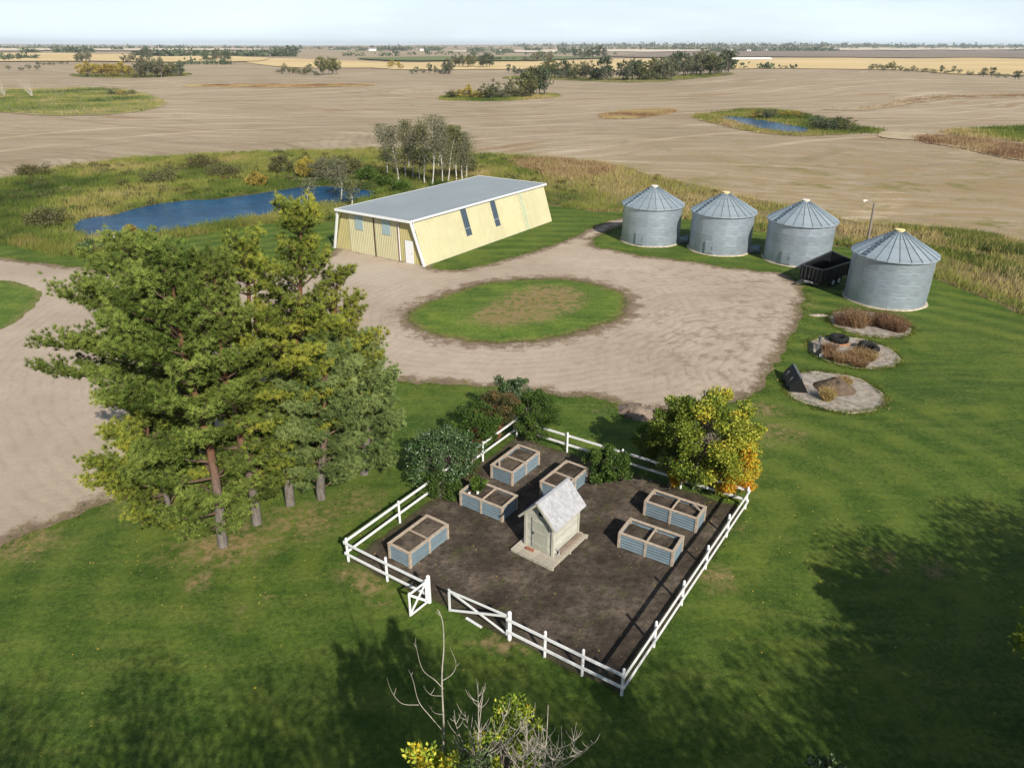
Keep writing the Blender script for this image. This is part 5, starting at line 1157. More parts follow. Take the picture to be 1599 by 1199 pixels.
def twig_tree(px, ptop, Y, label, seed, spread=1.1, n=9):
    rng = np.random.default_rng(seed); a = np.array(Py(px, 1199, Y)); top = np.array(Py(px + 6, ptop, Y)); hgt = top[2] - a[2]
    paths = [([(a[0], Y, 0), (a[0] + .05, Y, a[2] * .5), tuple(a), tuple(a * .5 + top * .5 + rng.normal(size=3) * .05), tuple(top)], 0.06)]
    for k in range(n):
        an = rng.uniform(0, 6.28); z = a[2] - 0.3 + hgt * rng.uniform(0, 0.5); r = spread * rng.uniform(.45, 1); p0 = np.array([a[0], Y, z]); e = np.array([a[0] + math.cos(an) * r, Y + math.sin(an) * r * .7, z + hgt * rng.uniform(.35, .8)])
        paths.append(([tuple(p0), tuple(p0 * .6 + e * .4 - np.array([0, 0, .12])), tuple(p0 * .2 + e * .8 - np.array([0, 0, .12])), tuple(e)], 0.022))
    return bare_tree((a[0], Y, 0), paths, label, seed, (0.2, 0.7, 110, 3.0))
twig_tree(748, 1085, 9.2, 'dead tree with a dense fan of grey twigs, right of the tall sapling', 52, 0.95, 10)
twig_tree(850, 1100, 9.4, 'dead tree with sprawling pale twigs, rightmost at the bottom edge', 53, 1.1, 8)
twig_tree(816, 1135, 8.9, 'small dead treetop between two larger bare ones at the bottom edge', 55, 0.6, 6)
rng = np.random.default_rng(9)
def low_tree(px, ptop, Y, R, fol, label, seed, tint=None, nl=5000, cb=0.3, leaf=0.09, **kw):
    p = Py(px, ptop, Y); return shrub(None, p.z, R, fol, label, 'tree', seed, 'young_tree', loc=(p.x, Y), nst=3, nl=nl, leaf=leaf, lumps=60, cb=cb, spread=0.2, tint=tint, twig_r=0.03, **kw)
low_tree(672, 1158, 8.6, 0.85, F_mix, 'young tree with yellow and orange leaves at the bottom edge, left of the twigs', 56, lambda P, T, r: T * 0.9 + 0.16 + 0.2 * (P[:, 2] > 5.0) * (r.random(len(P)) < .5), 5000, 0.5)
low_tree(792, 1070, 9.6, 0.95, F_mix, 'slender green and yellow tree among the bare ones at the bottom edge', 57, lambda P, T, r: T * 0.85 + 0.07, 6000, 0.40, 0.08)
low_tree(745, 1168, 8.2, 0.9, F_dark, 'dark leafy treetop behind the twigs at the bottom edge', 58, None, 2600, 0.5)
low_tree(1315, 1168, 9.0, 0.7, F_dark, 'pale-leaved treetop poking up at the bottom edge, right of centre', 59, lambda P, T, r: T + 0.25, 2600, 0.4, 0.12)
low_tree(1712, 900, 14.5, 1.5, F_mix, 'tree with yellowish leaves just entering at the right edge', 60, lambda P, T, r: T * 0.8 + 0.05, 7000, 0.3, 0.12)
# the same belt goes on outside the frame and throws its shade on the lawn
belt = [(17.3, 3.8, 10.3, 4.0), (19.4, 6.8, 10.3, 4.0), (19.7, 9.8, 10.3, 4.0), (22.4, 4.8, 10.3, 4.0), (23.2, 9.3, 10.3, 4.0), (25.4, 11.8, 10.3, 4.0), (28.4, 10.8, 10.3, 4.0), (26.4, 6.8, 10.3, 4.0), (20.9, 2.8, 10.3, 4.0), (20.9, 7.8, 10.3, 4.0), (24.4, 5.3, 10.3, 4.0), (18.4, 5.3, 10.3, 4.0), (29.9, 12.8, 10.3, 4.0), (16.9, 2.3, 10.3, 4.0), (21.9, 6.6, 10.3, 4.0), (-8.5, 1.2, 11.5, 2.3), (-5.0, 1.9, 11.8, 2.2), (-1.8, 1.5, 11.5, 2.2), (1.2, 2.0, 12, 2.3), (3.6, 2.1, 12.2, 2.2), (6.2, 2.0, 12, 2.3), (8.8, 1.9, 12, 2.3), (11.5, 2.2, 12, 2.3), (14.5, 2.6, 12, 2.4), (2.5, 0.3, 12.5, 2.2), (7.5, 0.4, 12.5, 2.2), (12.5, 0.8, 12.5, 2.2), (-12, 0.2, 12, 2.4), (16.5, 3.5, 12, 2.4), (5.0, 1.3, 12.6, 2.2), (10, 0.5, 12.5, 2.3), (0, 0.8, 12.4, 2.2)]
prot = None
for i, (x, y, h, r) in enumerate(belt):
    if i in (0, 15):
        rng = np.random.default_rng(60 + i); w_, _l = shrub_geo(1.0, 0.30, rng, nst=3, nl=10, leaf=0.05, cb=0.18, lumps=70, spread=0.30, twig_r=0.004)
        nl = 17000 if i == 0 else 8000; l_ = Geo(); P = rng.normal(size=(nl, 3)); P = P[np.linalg.norm(P, axis=1) < 1.9] * (.145, .145, .20) + (0, 0, .60); P = P[(P[:, 2] > .1) & (P[:, 2] < (1.15 if i == 0 else 1.0))]; nl = len(P)
        g_leaves(l_, P, rng.normal(size=(nl, 3)), .015, .011, rng, np.clip(.4 + .15 * rng.normal(size=nl), 0, 1))
        prot = (w_.mesh('stems', B_grey), l_.mesh('foliage', F_green, smooth=False))
    t = empty('shelter_tree', (x, y, 0), i * 1.3, 'leafy shelterbelt tree below the camera, outside the photograph', 'tree', 'shelterbelt trees behind the camera')
    for nm, me in zip(('stems', 'foliage'), prot): o = link(nm, me, t); o.scale = (r / 0.30, r / 0.30, h)

# ------------------------------------------------------------------ birches behind the shed and trees by the pond
def birch(px, py, top_y, R, label, seed, group=None, dens=1.0, bare=0.26):
    rng = np.random.default_rng(seed); x, y = G(px, py); H = max(3.0, Py(px, top_y, y).z); t = empty('birch_tree', (x, y, 0), 0, label, 'birch', group)
    tr, br, lf = Geo(), Geo(), Geo(); n = 9; f = np.linspace(0, 1, n); ln_ = rng.normal(size=2) * 0.5
    TP = np.column_stack([ln_[0] * f + 0.12 * np.sin(f * 6 + seed), ln_[1] * f, H * 0.94 * f]); g_tube(tr, TP, 0.095 * (1 - f * 0.8), 7)
    ends = []
    for k in range(int(16 * dens)):
        s = rng.uniform(bare, 0.97); p = np.array([np.interp(s, f, TP[:, i]) for i in range(3)]); a = rng.uniform(0, 6.28); d = (math.cos(a), math.sin(a), 0.9)
        P = curve(p, d, R * rng.uniform(.6, 1.15) * (1.25 - s * .6), 5, (0, 0, .3), rng, .07); g_tube(br, P, np.linspace(0.035, .01, 6), 4); ends += [P[-1], P[3], P[-1] * .5 + P[4] * .5]
    ends = np.array(ends + [TP[-1]] * 3); nl = int(2600 * dens); i = rng.integers(0, len(ends), nl)
    P = ends[i] + rng.normal(size=(nl, 3)) * np.array([.48, .48, .52]); P[:, 2] = np.clip(P[:, 2], 0.3, H * 1.02); d = rng.normal(size=(nl, 3)) - np.array([0, 0, .5])
    g_leaves(lf, P, d, rng.uniform(.13, .22, nl), .11, rng, np.clip(.5 + rng.normal(size=nl) * .18 + (rng.normal(size=len(ends)) * .12)[i], 0, 1))
    link('trunk', tr.mesh('trunk', B_birch), t); link('branches', br.mesh('branches', B_birch if seed % 2 else B_grey), t); link('foliage', lf.mesh('foliage', F_grey if seed % 3 else F_olive, smooth=False), t)
BG = 'birches in the clump behind the shed'
bl = [(606, 276, 196, 1.2), (622, 285, 198, 1.1), (632, 278, 190, 1.2), (645, 280, 200, 1.2), (656, 284, 198, 1.1), (664, 288, 186, 1.4), (676, 294, 182, 1.5), (690, 292, 190, 1.4), (698, 286, 200, 1.4), (712, 285, 210, 1.3), (722, 282, 208, 1.4), (730, 278, 226, 1.2), (640, 262, 192, 1.3), (684, 262, 184, 1.5), (708, 265, 198, 1.3)]
where = ['leftmost birch of the clump behind the shed', 'second birch from the left in the clump, thin white stem', 'tall birch near the left end of the clump', 'slim birch left of the clump centre', 'birch with a leaning thin stem left of centre in the clump', 'birch just left of the tallest one in the clump', 'tallest birch, bright white trunk rising above the shed roof edge', 'birch just right of the tallest one', 'birch with forked crown in the right half of the clump', 'birch with a white stem towards the right of the clump', 'olive-leaved birch near the right end of the clump', 'rightmost, lowest birch of the clump, above the shed roof', 'birch at the back left of the clump, partly hidden', 'birch at the back of the clump behind the tallest one', 'birch at the back right of the clump']
for i, ((px, py, ty, R), lab) in enumerate(zip(bl, where)): birch(px, py, ty, R, lab, 100 + i, BG)
birch(534, 313, 255, 1.3, 'pale leaning birch standing at the right end of the pond', 131, None, 0.9)
birch(549, 322, 283, 0.7, 'small birch at the pond edge beside the shed roof corner', 132, None, 0.5)
birch(480, 318, 292, 0.6, 'tiny bare sapling on the near bank of the pond', 134, None, 0.25)
sh_g = 'shrubs on the pond banks'
for i, (px, py, H, R, fo, lab) in enumerate([
    (515, 282, 3.4, 3.0, F_grey, 'large grey-green willow bush behind the right end of the pond'), (545, 275, 3.0, 2.6, F_olive, 'olive bush left of the birch clump'), (575, 283, 2.2, 2.0, F_green, 'green bush at the foot of the birch clump'), (480, 277, 2.8, 1.9, F_autumn, 'yellowing bush on the far bank left of the large willow'),
    (440, 272, 2.8, 2.2, F_olive, 'rounded olive bush high on the far pond bank'), (405, 292, 2.0, 1.6, F_autumn, 'yellow-brown bush low on the far bank above the pond middle'), (350, 275, 1.6, 3.0, F_olive, 'wide low bush on the far bank, upper middle'), (250, 285, 1.5, 2.8, F_olive, 'wide low olive bush on the far bank at the left'),
    (75, 352, 1.8, 2.6, F_olive, 'big olive bush at the left end of the pond'), (150, 392, 0.9, 1.8, F_dark, 'low dark bush where the near bank meets the lawn'), (55, 275, 1.4, 3.0, F_brn, 'brownish bush by the field edge at the far left'), (322, 262, 1.3, 3.6, F_brn, 'low reddish brush along the field edge above the pond'),
    (625, 297, 1.3, 1.6, F_green, 'low green brush under the birches, left'), (690, 300, 1.5, 2.0, F_green, 'low green brush under the birches, right'), (205, 372, 1.4, 0.75, F_autumn, 'little yellow-leaved tree on the near bank of the pond'), (600, 292, 1.8, 1.6, F_green, 'green bush left below the birch trunks'), (735, 268, 2.4, 1.6, F_olive, 'olive bush at the right foot of the birch clump')]):
    shrub((px, py), H, R, fo, lab, 'shrub', 200 + i, 'bank_shrub', group=sh_g, nl=int(900 + 420 * R * H), leaf=0.20 if R > 1 else .13, lumps=int(20 + 10 * R), cb=0.0 if R > 1 else .3, spread=0.25, nst=4)
mk = empty('marker_post', (*G(180, 377), 0), 0, 'small white marker post at the near edge of the pond', 'post')
m = MB(); m.cyl((0, 0, 0), (0, 0, 0.75), 0.05, n=8); m.build('post', M_white, mk); one_box('cap', (0, 0, 0.82), (0.3, 0.2, 0.16), M_cream, mk)

# ------------------------------------------------------------------ tall grass and weeds (uncountable)
def scatter(name, poly, n, hmin, hmax, tintf, blades=10, width=0.045, spread=0.22, excl=(), seed=0, mat=None, label=None, densf=None, lean=0.35):
    rng = np.random.default_rng(seed); poly = np.asarray(poly); lo, hi = poly.min(0), poly.max(0)
    P = rng.uniform(lo, hi, (int(n * 2.2), 2)); k = inside(P, poly)
    for e, inv in excl: s = inside(P, np.asarray(e)); k &= ~s if not inv else s
    if densf is not None: k &= rng.random(len(P)) < densf(P)
    P = P[k][:n]; m = len(P)
    Z = terrain(P[:, 0], P[:, 1]); h = rng.uniform(hmin, hmax, m) * (0.75 + 0.5 * np.array([mnoise.noise(Vector((p[0] * .18, p[1] * .18, 3))) + .5 for p in P]))
    B = np.repeat(np.column_stack([P, Z]), blades, 0); B[:, :2] += rng.normal(size=(m * blades, 2)) * spread
    d = rng.normal(size=(m * blades, 3)) * lean; d[:, 2] = 1; d[:, 0] += 0.12
    T = np.repeat(tintf(P, rng), blades) + rng.normal(size=m * blades) * 0.05
    g = Geo(); g_leaves(g, B, d, np.repeat(h, blades) * rng.uniform(.6, 1.15, m * blades), width, rng, np.clip(T, 0, 1), kind='tri')
    o = link(name, g.mesh(name, mat or F_reed, smooth=False)); o['kind'] = 'stuff'
    if label: o['label'] = label
    return o
def nz(P, s, k=0): return np.array([mnoise.noise(Vector((p[0] * s, p[1] * s, k))) for p in P])
pond_d = lambda P: dist_to(P, pond_poly)
def reed_t(P, rng):
    d = pond_d(P); r = sstep(4, 14, P[:, 0])
    t = 0.30 + 0.38 * nz(P, 0.07) + 0.24 * nz(P, 0.3, 4); t = t - 0.16 * sstep(7, 1, d) * (P[:, 1] > 84) + 0.22 * sstep(4, 0, d) * (P[:, 1] < 84) + 0.10 * sstep(100, 118, P[:, 1])
    tr = 0.60 + 0.30 * nz(P, 0.10, 9) + 0.1 * nz(P, .5); return t * (1 - r) + tr * r
left_rough = [p for p in rough_poly]
scatter('tall_grass', rough_poly, 26000, 0.40, 0.95, reed_t, 9, 0.05, 0.28, [(pond_poly, False), (lawn_poly, False)], 1, densf=lambda P: np.where(P[:, 0] < 4, 1.0, 0.75))
band = wobble(spline([G(*p) for p in ((870, 326), (965, 331), (1090, 346), (1200, 364), (1300, 384), (1345, 392), (1455, 433), (1520, 459), (1599, 491), (1700, 535))], 5, False), 0.3, 2, 5)
out = band + np.array([1.2, 2.6]); ring = np.vstack([band, out[::-1]])
scatter('tall_grass', ring, 5200, 0.5, 1.0, lambda P, r: 0.42 + 0.35 * nz(P, .3) + 0.1 * nz(P, 1.3, 3), 11, 0.035, 0.15, [(lawn_poly, False)], 2)
band2 = wobble(spline([G(*p) for p in ((0, 380), (60, 393), (111, 401), (176, 394), (220, 384), (287, 371), (371, 357), (439, 349), (520, 344))], 5, False), 0.3, 2, 6)
ring2 = np.vstack([band2, (band2 + np.array([0.3, 2.6]))[::-1]])
scatter('tall_grass', ring2, 4500, 0.4, 0.9, lambda P, r: 0.42 + 0.3 * nz(P, .3), 11, 0.04, 0.15, [(lawn_poly, False), (pond_poly, False)], 3)
g_weeds = px_poly([(1400, 352), (1500, 361), (1620, 378), (1720, 400), (1700, 460), (1599, 440), (1480, 400), (1400, 375)])
scatter('green_weeds', g_weeds, 3500, 0.3, 0.6, lambda P, r: 0.22 + 0.3 * nz(P, .2), 9, 0.06, 0.3, [(lawn_poly, False)], 4, densf=lambda P: (nz(P, .13, 2) > -.1).astype(float))
for i, (nm, px, mt, z, gr, sm) in enumerate(far):
    if mt is M_scrub: scatter('dead_weeds', spline(px_poly(px), 4), 2600, 0.4, 0.9, lambda P, r: 0.90 + 0.22 * nz(P, .08), 7, 0.14, 0.6, seed=20 + i)
    if mt is M_sward: scatter('slough_weeds', spline(px_poly(px), 4), 3200, 0.5, 1.1, lambda P, r: 0.36 + 0.6 * nz(P, .045) + 0.3 * nz(P, .2, 2), 7, 0.16, 0.7, [(spline(px_poly(pond2_px), 4), False)], seed=20 + i)
def brush(name, poly, n, R0, R1, fol, excl, seed, densf):
    rng = np.random.default_rng(seed); poly = np.asarray(poly); lo, hi = poly.min(0), poly.max(0); P = rng.uniform(lo, hi, (n * 6, 2)); k = inside(P, poly)
    for e in excl: k &= ~inside(P, np.asarray(e))
    P = P[k]; P = P[densf(P) > rng.random(len(P))][:n]; m = len(P); r = rng.uniform(R0, R1, m); K = 60
    u = unit(rng.normal(size=(m * K, 3))); u[:, 2] = np.abs(u[:, 2]); C3 = np.repeat(np.column_stack([P, terrain(P[:, 0], P[:, 1])]), K, 0) + u * np.repeat(r, K)[:, None] * np.array([1, 1, .8]) * rng.uniform(.5, 1, (m * K, 1))
    g = Geo(); g_leaves(g, C3, u * .6 + rng.normal(size=u.shape) * .6, .26, .16, rng, np.clip(np.repeat(.45 + .2 * rng.normal(size=m), K) + rng.normal(size=m * K) * .12 - .15 * (1 - u[:, 2]), 0, 1)); o = link(name, g.mesh(name, fol, smooth=False)); o['kind'] = 'stuff'
hill_n = lambda P: (nz(P, .09, 7) > .02) * (P[:, 1] > 84) * (P[:, 0] < 2)
brush('low_brush', rough_poly, 420, .35, 1.0, F_olive, [pond_poly, lawn_poly], 61, hill_n)
brush('low_brush', rough_poly, 260, .3, .8, F_green, [pond_poly, lawn_poly], 62, lambda P: (nz(P, .11, 3) > .05) * (P[:, 0] < 2) * (pond_d(P) < 9))
brush('low_brush', rough_poly, 200, .3, .8, F_brn, [pond_poly, lawn_poly], 63, lambda P: (nz(P, .10, 12) > .1) * (P[:, 1] > 95))
lawn_near = [(-20, 12), (26, 12), (40, 34), (48, 52), (30, 50), (20, 45), (12, 34), (-6, 34), (-16, 24), (-26, 24)]
scatter('lawn_tufts', lawn_near, 42000, 0.035, 0.09, lambda P, r: 0.16 + 0.22 * nz(P, .5) + 0.16 * nz(P, 2.2, 4) + .05 * r.normal(size=len(P)), 4, 0.022, 0.06, [(garden_poly, False), (grav_poly, False)], 81, lean=0.9)
# weeds growing on the pads, each clump a plant
def weed(px, py, h, r, t0, label, seed, n=420, group=None):
    rng = np.random.default_rng(seed); g = Geo(); a = rng.uniform(0, 6.28, n); rr = r * np.sqrt(rng.random(n)) * .7
    P = np.column_stack([rr * np.cos(a), rr * np.sin(a), np.zeros(n)]); d = np.column_stack([np.cos(a) * rr * .6, np.sin(a) * rr * .6, np.full(n, h)]) + rng.normal(size=(n, 3)) * 0.22 * h
    L = np.linalg.norm(d, axis=1); g_leaves(g, P, d, L, 0.022, rng, np.clip(t0 + rng.normal(size=n) * .15, 0, 1), kind='tri')
    k = rng.integers(0, n, n * 3); g_leaves(g, P[k] + d[k] * rng.uniform(.4, 1, (n * 3, 1)), rng.normal(size=(n * 3, 3)) + (0, 0, .8), 0.10, 0.03, rng, np.clip(t0 + rng.normal(size=n * 3) * .15, 0, 1), kind='tri')
    o = link('dry_weed', g.mesh('dry_weed', F_weed, smooth=False), None, (*G(px, py), 0.06)); return tag(o, label, 'weed', group)
WG = 'dry weed clumps on the round pads'
for i, (px, py, h, r, t0, lab) in enumerate([(1318, 508, .9, .85, .35, 'reddish weed clump at the left of the overgrown pad'), (1338, 511, .85, .75, .50, 'rust and tan weed clump left of the overgrown pad centre'), (1333, 503, .9, .8, .35, 'reddish brown weeds at the back of the overgrown pad'), (1363, 508, .75, .8, .25, 'dark brown weeds in the middle of the overgrown pad'), (1388, 514, .9, .8, .55, 'orange-brown weed clump right of the overgrown pad centre'), (1402, 518, .8, .7, .45, 'rusty weed clump at the right end of the overgrown pad'), (1378, 505, .6, .6, .3, 'small dark weeds at the back right of the overgrown pad'),
    (1314, 566, .5, .6, .65, 'orange-tan weed clump at the front of the tyre pad'), (1297, 560, .35, .6, .5, 'low tan weeds left of the tyre pad centre'), (1336, 560, .55, .6, .75, 'yellowish weeds in the middle of the tyre pad'), (1356, 563, .5, .5, .9, 'greenish weed clump below the sunken tyre'), (1340, 572, .4, .6, .45, 'brown weeds at the front right of the tyre pad'), (1294, 549, .4, .5, .4, 'brown weeds beside the bent metal frame'), (1290, 625, .6, .45, .95, 'single yellow-green weed tuft on the grey gravel pad'), (1316, 600, .25, .5, .9, 'sparse weeds on the soil heap')]): weed(px, py, h, r, t0, lab, 300 + i, group=WG)

# little tufts in the garden, clutter at lawn edges
gpl = [tuple(p) for p in garden_poly]
scatter('garden_weeds', gpl, 2600, 0.04, 0.13, lambda P, r: 0.18 + 0.30 * nz(P, .6), 6, 0.022, 0.08, seed=70, densf=lambda P: (nz(P, .35, 5) > 0.0).astype(float), lean=1.0)
scatter('garden_litter', gpl, 3000, 0.03, 0.10, lambda P, r: 0.80 + 0.2 * nz(P, .9) - 0.1 * r.random(len(P)), 2, 0.03, 0.08, seed=72, lean=3.0)
edge_in = np.array(gpl); ring3 = np.vstack([edge_in, edge_in[:1], ((edge_in - [gc.x, gc.y]) * 1.03 + [gc.x, gc.y])[::-1], ((edge_in[-1:] - [gc.x, gc.y]) * 1.03 + [gc.x, gc.y])])
scatter('edge_grass', ring3, 4200, 0.06, 0.20, lambda P, r: 0.14 + 0.16 * nz(P, .8), 9, 0.018, 0.06, seed=71, lean=0.6)

def edge_tufts(name, poly, n, sig, h0, h1, tintf, seed, blades=6, width=0.025, ymax=200, off=0.0):
    rng = np.random.default_rng(seed); A = np.asarray(poly); B = np.roll(A, -1, 0); L_ = np.linalg.norm(B - A, axis=1); k = rng.choice(len(A), n, p=L_ / L_.sum()); P = A[k] + (B - A)[k] * rng.random((n, 1)) + rng.normal(size=(n, 2)) * sig
    P = P[(P[:, 1] < ymax) & (P[:, 1] > 8)]; m = len(P); h = rng.uniform(h0, h1, m); Q = np.repeat(np.column_stack([P, terrain(P[:, 0], P[:, 1]) + .03]), blades, 0); Q[:, :2] += rng.normal(size=(m * blades, 2)) * .07
    d = rng.normal(size=(m * blades, 3)) * .7; d[:, 2] = 1; g = Geo(); g_leaves(g, Q, d, np.repeat(h, blades) * rng.uniform(.6, 1.2, m * blades), width, rng, np.clip(np.repeat(tintf(P, rng), blades), 0, 1), kind='tri')
    o = link(name, g.mesh(name, F_reed, smooth=False)); o['kind'] = 'stuff'
gt = lambda P, r: 0.20 + 0.2 * nz(P, .5) + 0.12 * r.normal(size=len(P))
edge_tufts('edge_grass', grav_poly, 9000, 0.30, .05, .14, gt, 90); edge_tufts('edge_grass', isl_poly, 3500, 0.22, .05, .13, gt, 91)
for px, py, r, sd in ((1357, 506, 2.8, 92), (1331, 550, 2.8, 93), (1301, 611, 2.75, 94)):
    x, y = G(px, py); a = np.arange(48) * 2 * np.pi / 48; edge_tufts('pad_edge_grass', np.column_stack([x + r * np.cos(a), y + r * np.sin(a)]), 900, 0.14, .08, .22, lambda P, r_: 0.24 + .28 * nz(P, .8) + .1 * r_.normal(size=len(P)), sd)
    edge_tufts('pad_weeds', np.column_stack([x + r * .72 * np.cos(a), y + r * .72 * np.sin(a)]), 260, 0.55, .05, .20, lambda P, r_: 0.75 + .25 * r_.normal(size=len(P)), sd + 5)
rng = np.random.default_rng(95); P = np.vstack([rng.normal(size=(260, 2)) * (4, 4) + (gR.x, gR.y), rng.normal(size=(260, 2)) * (5, 3) + G(420, 850), rng.uniform((-16, 13), (24, 34), (200, 2))])
P = P[(P[:, 1] > 12)]; g = Geo(); g_leaves(g, np.column_stack([P, np.full(len(P), .075)]), rng.normal(size=(len(P), 3)) * (1, 1, .15), .06, .045, rng, rng.uniform(.3, 1, len(P))); o = link('fallen_leaves', g.mesh('fallen_leaves', F_autumn, smooth=False)); o['kind'] = 'stuff'

# ------------------------------------------------------------------ far bluffs: every tree its own object
protos = {}
rngf = np.random.default_rng(5)
for key, fo in (('olive', F_olive), ('autumn', F_autumn), ('grey', F_grey), ('dark', F_far)):
    L_ = []
    for k in range(4):
        bush = k >= 2; w_, l_ = shrub_geo(1.0, 0.42 if not bush else 0.62, rngf, nst=2, nl=520, leaf=0.085, cb=0.16 if not bush else 0.0, lumps=22, spread=0.30, twig_r=0.012, sides=3, up=0.2)
        g = Geo(); g.V = w_.V + l_.V; off = 0
        gg = Geo()
        for src, mi in ((w_, 0), (l_, 1)):
            base = gg.n; V = np.concatenate(src.V); T = np.concatenate(src.tint); gg.V.append(V); gg.tint.append(T); gg.n += len(V)
            for Q in src.Q: gg.Q.append(Q + base); gg.qm.append(np.full(len(Q), mi))
            for Q in src.T: gg.T.append(Q + base); gg.tm.append(np.full(len(Q), mi))
        L_.append(gg.mesh('far_tree', [B_grey, fo], smooth=False))
    protos[key] = L_
ntree = 0
ORD = 'leftmost second third fourth fifth sixth seventh eighth ninth tenth eleventh twelfth thirteenth fourteenth fifteenth sixteenth seventeenth eighteenth nineteenth twentieth twenty-first rightmost'.split()
def bluff(x0, x1, y0, y1, n, h0, h1, pal, label, group, bush=0.4, seed=0, ex=0.0):
    global ntree
    r = random.Random(seed)
    for i in range(n):
        f = (i + 0.5 + r.uniform(-.35, .35)) / n; px = x0 + (x1 - x0) * f; py = y0 + (y1 - y0) * f + r.uniform(-1.0, 0.5) * 1.2; x, y = G(px, py)
        key = pal[min(int(f * len(pal)), len(pal) - 1)] if isinstance(pal, list) else pal
        b = r.random() < bush; me = protos[key][r.randrange(2) + (2 if b else 0)]; h = r.uniform(h0, h1) * (0.6 if b else 1)
        o = link('bluff_shrub' if b else 'bluff_tree', me, None, (x, y, tz(x, y) + 0.1), (0, 0, r.uniform(0, 6.28))); w = h * r.uniform(.85, 1.2) * (1.35 if b else 1.0); o.scale = (w, w, h)
        od = 'rightmost' if i == n - 1 else ('leftmost' if i == 0 else ORD[i] + ' from the left')
        tag(o, '%s of the %s' % (od, group), 'shrub' if b else 'tree', group); ntree += 1
bluff(126, 212, 119.5, 121, 20, 6.5, 9.5, 'autumn', 'yellow autumn tree in the left half of the long bluff beyond the grassy slough', 'yellow trees of the far left bluff', .3, 1)
bluff(212, 258, 121, 120.5, 10, 8, 11, 'grey', 'grey-leaved tree in the middle of the long bluff at the far left', 'grey trees of the far left bluff', .1, 2)
bluff(250, 288, 120.5, 118.5, 8, 6, 9, ['autumn', 'olive', 'dark'], 'tree at the right end of the long bluff at the far left', 'trees ending the far left bluff', .3, 3)
bluff(432, 500, 115, 118, 12, 4, 7, ['grey', 'olive', 'olive', 'dark'], 'low tree in the left part of the small bluff, top centre-left', 'low trees of the small bluff, upper centre-left', .6, 4)
bluff(500, 528, 118, 117, 5, 10, 12, 'olive', 'taller tree at the right end of the small bluff, top centre-left', 'tall trees of the small bluff, upper centre-left', 0, 5)
bluff(697, 770, 154, 155, 14, 4.5, 6, ['olive', 'autumn', 'autumn', 'autumn', 'olive'], 'yellowish shrub in the left part of the centre bluff in the stubble', 'shrubs of the centre bluff, left part', .85, 6)
bluff(770, 832, 155, 153, 12, 5, 7, ['grey', 'olive', 'olive'], 'olive shrub in the right part of the centre bluff in the stubble', 'shrubs of the centre bluff, right part', .6, 7)
bluff(818, 852, 150, 150, 6, 9, 11.5, ['olive', 'dark'], 'tall tree at the right end of the centre bluff', 'tall trees of the centre bluff', 0, 8)
bluff(640, 706, 116, 116, 8, 4.5, 7, 'dark', 'dark shrub in the thin row above the centre of the stubble field', 'dark shrubs in the thin centre row', .6, 9)
bluff(694, 706, 116, 116, 3, 9, 10, 'grey', 'grey tree at the right end of the thin dark row', 'grey trees ending the thin dark row', 0, 10)
bluff(792, 850, 115, 119, 10, 5, 8, ['dark', 'olive'], 'low tree at the left end of the long far bluff right of centre', 'low trees starting the long far bluff', .6, 11)
bluff(850, 950, 122, 126, 22, 8, 12, ['olive', 'dark', 'olive', 'grey', 'dark'], 'tree in the left half of the long far bluff right of centre', 'trees of the long far bluff, left half', .3, 12)
bluff(972, 1050, 126, 125, 18, 7, 11, ['dark', 'olive', 'grey'], 'tree in the middle of the long far bluff right of centre', 'trees of the long far bluff, middle', .35, 13)
bluff(1042, 1136, 119, 118, 22, 10, 14, ['dark', 'grey', 'grey', 'olive', 'dark'], 'tree at the right end of the long far bluff', 'trees of the long far bluff, right end', .15, 14)
bluff(164, 214, 149, 150, 8, 2.5, 4.0, ['grey', 'autumn', 'olive'], 'low bush on the grassy slough at the far left', 'bushes on the grassy slough', 1, 15)
bluff(1176, 1208, 186, 188, 5, 3.4, 4.6, ['autumn', 'dark', 'dark'], 'bush on the bank of the small far pond, left', 'bushes left on the far pond bank', 1, 16)
bluff(1205, 1250, 181, 184, 8, 2.2, 3.2, 'autumn', 'yellow bush behind the small far pond', 'yellow bushes behind the far pond', 1, 17)
bluff(1272, 1326, 205, 205, 7, 4.2, 6.2, ['dark', 'dark', 'olive'], 'round dark bush at the right end of the small far pond', 'dark bushes right of the far pond', 1, 18)
bluff(1356, 1400, 109, 111, 8, 5, 8, 'olive', 'shrub on the crest between stubble and golden field, right', 'shrubs on the right crest', .7, 19)
bluff(1400, 1500, 112, 116, 14, 4, 6, ['olive', 'dark'], 'small shrub in the scattered row on the right crest', 'small shrubs scattered along the right crest', .7, 20)
bluff(1510, 1599, 118, 126, 8, 4, 6, 'dark', 'small dark shrub near the right edge, beyond the stubble', 'dark shrubs by the right edge', .8, 21)
bluff(0, 34, 95, 95, 6, 6, 8, 'dark', 'dark tree in the short row at the left edge', 'dark trees by the left edge', .3, 22)
bluff(52, 110, 102, 101, 8, 4, 6, ['dark', 'grey'], 'shrub in the sparse row at upper left', 'shrubs in the sparse row at upper left', .8, 23)
bluff(118, 142, 98, 98, 5, 8, 11, 'grey', 'grey-green tree in the clump above the yellow bluff', 'grey-green trees clumped above the yellow bluff', 0, 24)
bluff(192, 212, 98, 98, 4, 7, 9, 'grey', 'tree in the second little clump above the yellow bluff', 'trees of the second little clump above the yellow bluff', .2, 25)
bluff(222, 240, 94, 94, 4, 12, 15, 'dark', 'tree in the clump standing in the golden field, upper left', 'dark trees clumped in the golden field, upper left', 0, 26)
bluff(315, 364, 96, 96, 9, 8, 14, 'dark', 'tree in the far clump at upper left of centre', 'dark trees of the far clump left of centre', .2, 27)
bluff(710, 768, 106, 106, 10, 9, 12, ['grey', 'olive', 'dark'], 'tree in the row in front of the golden field, centre', 'trees in the row before the golden field', .1, 28)
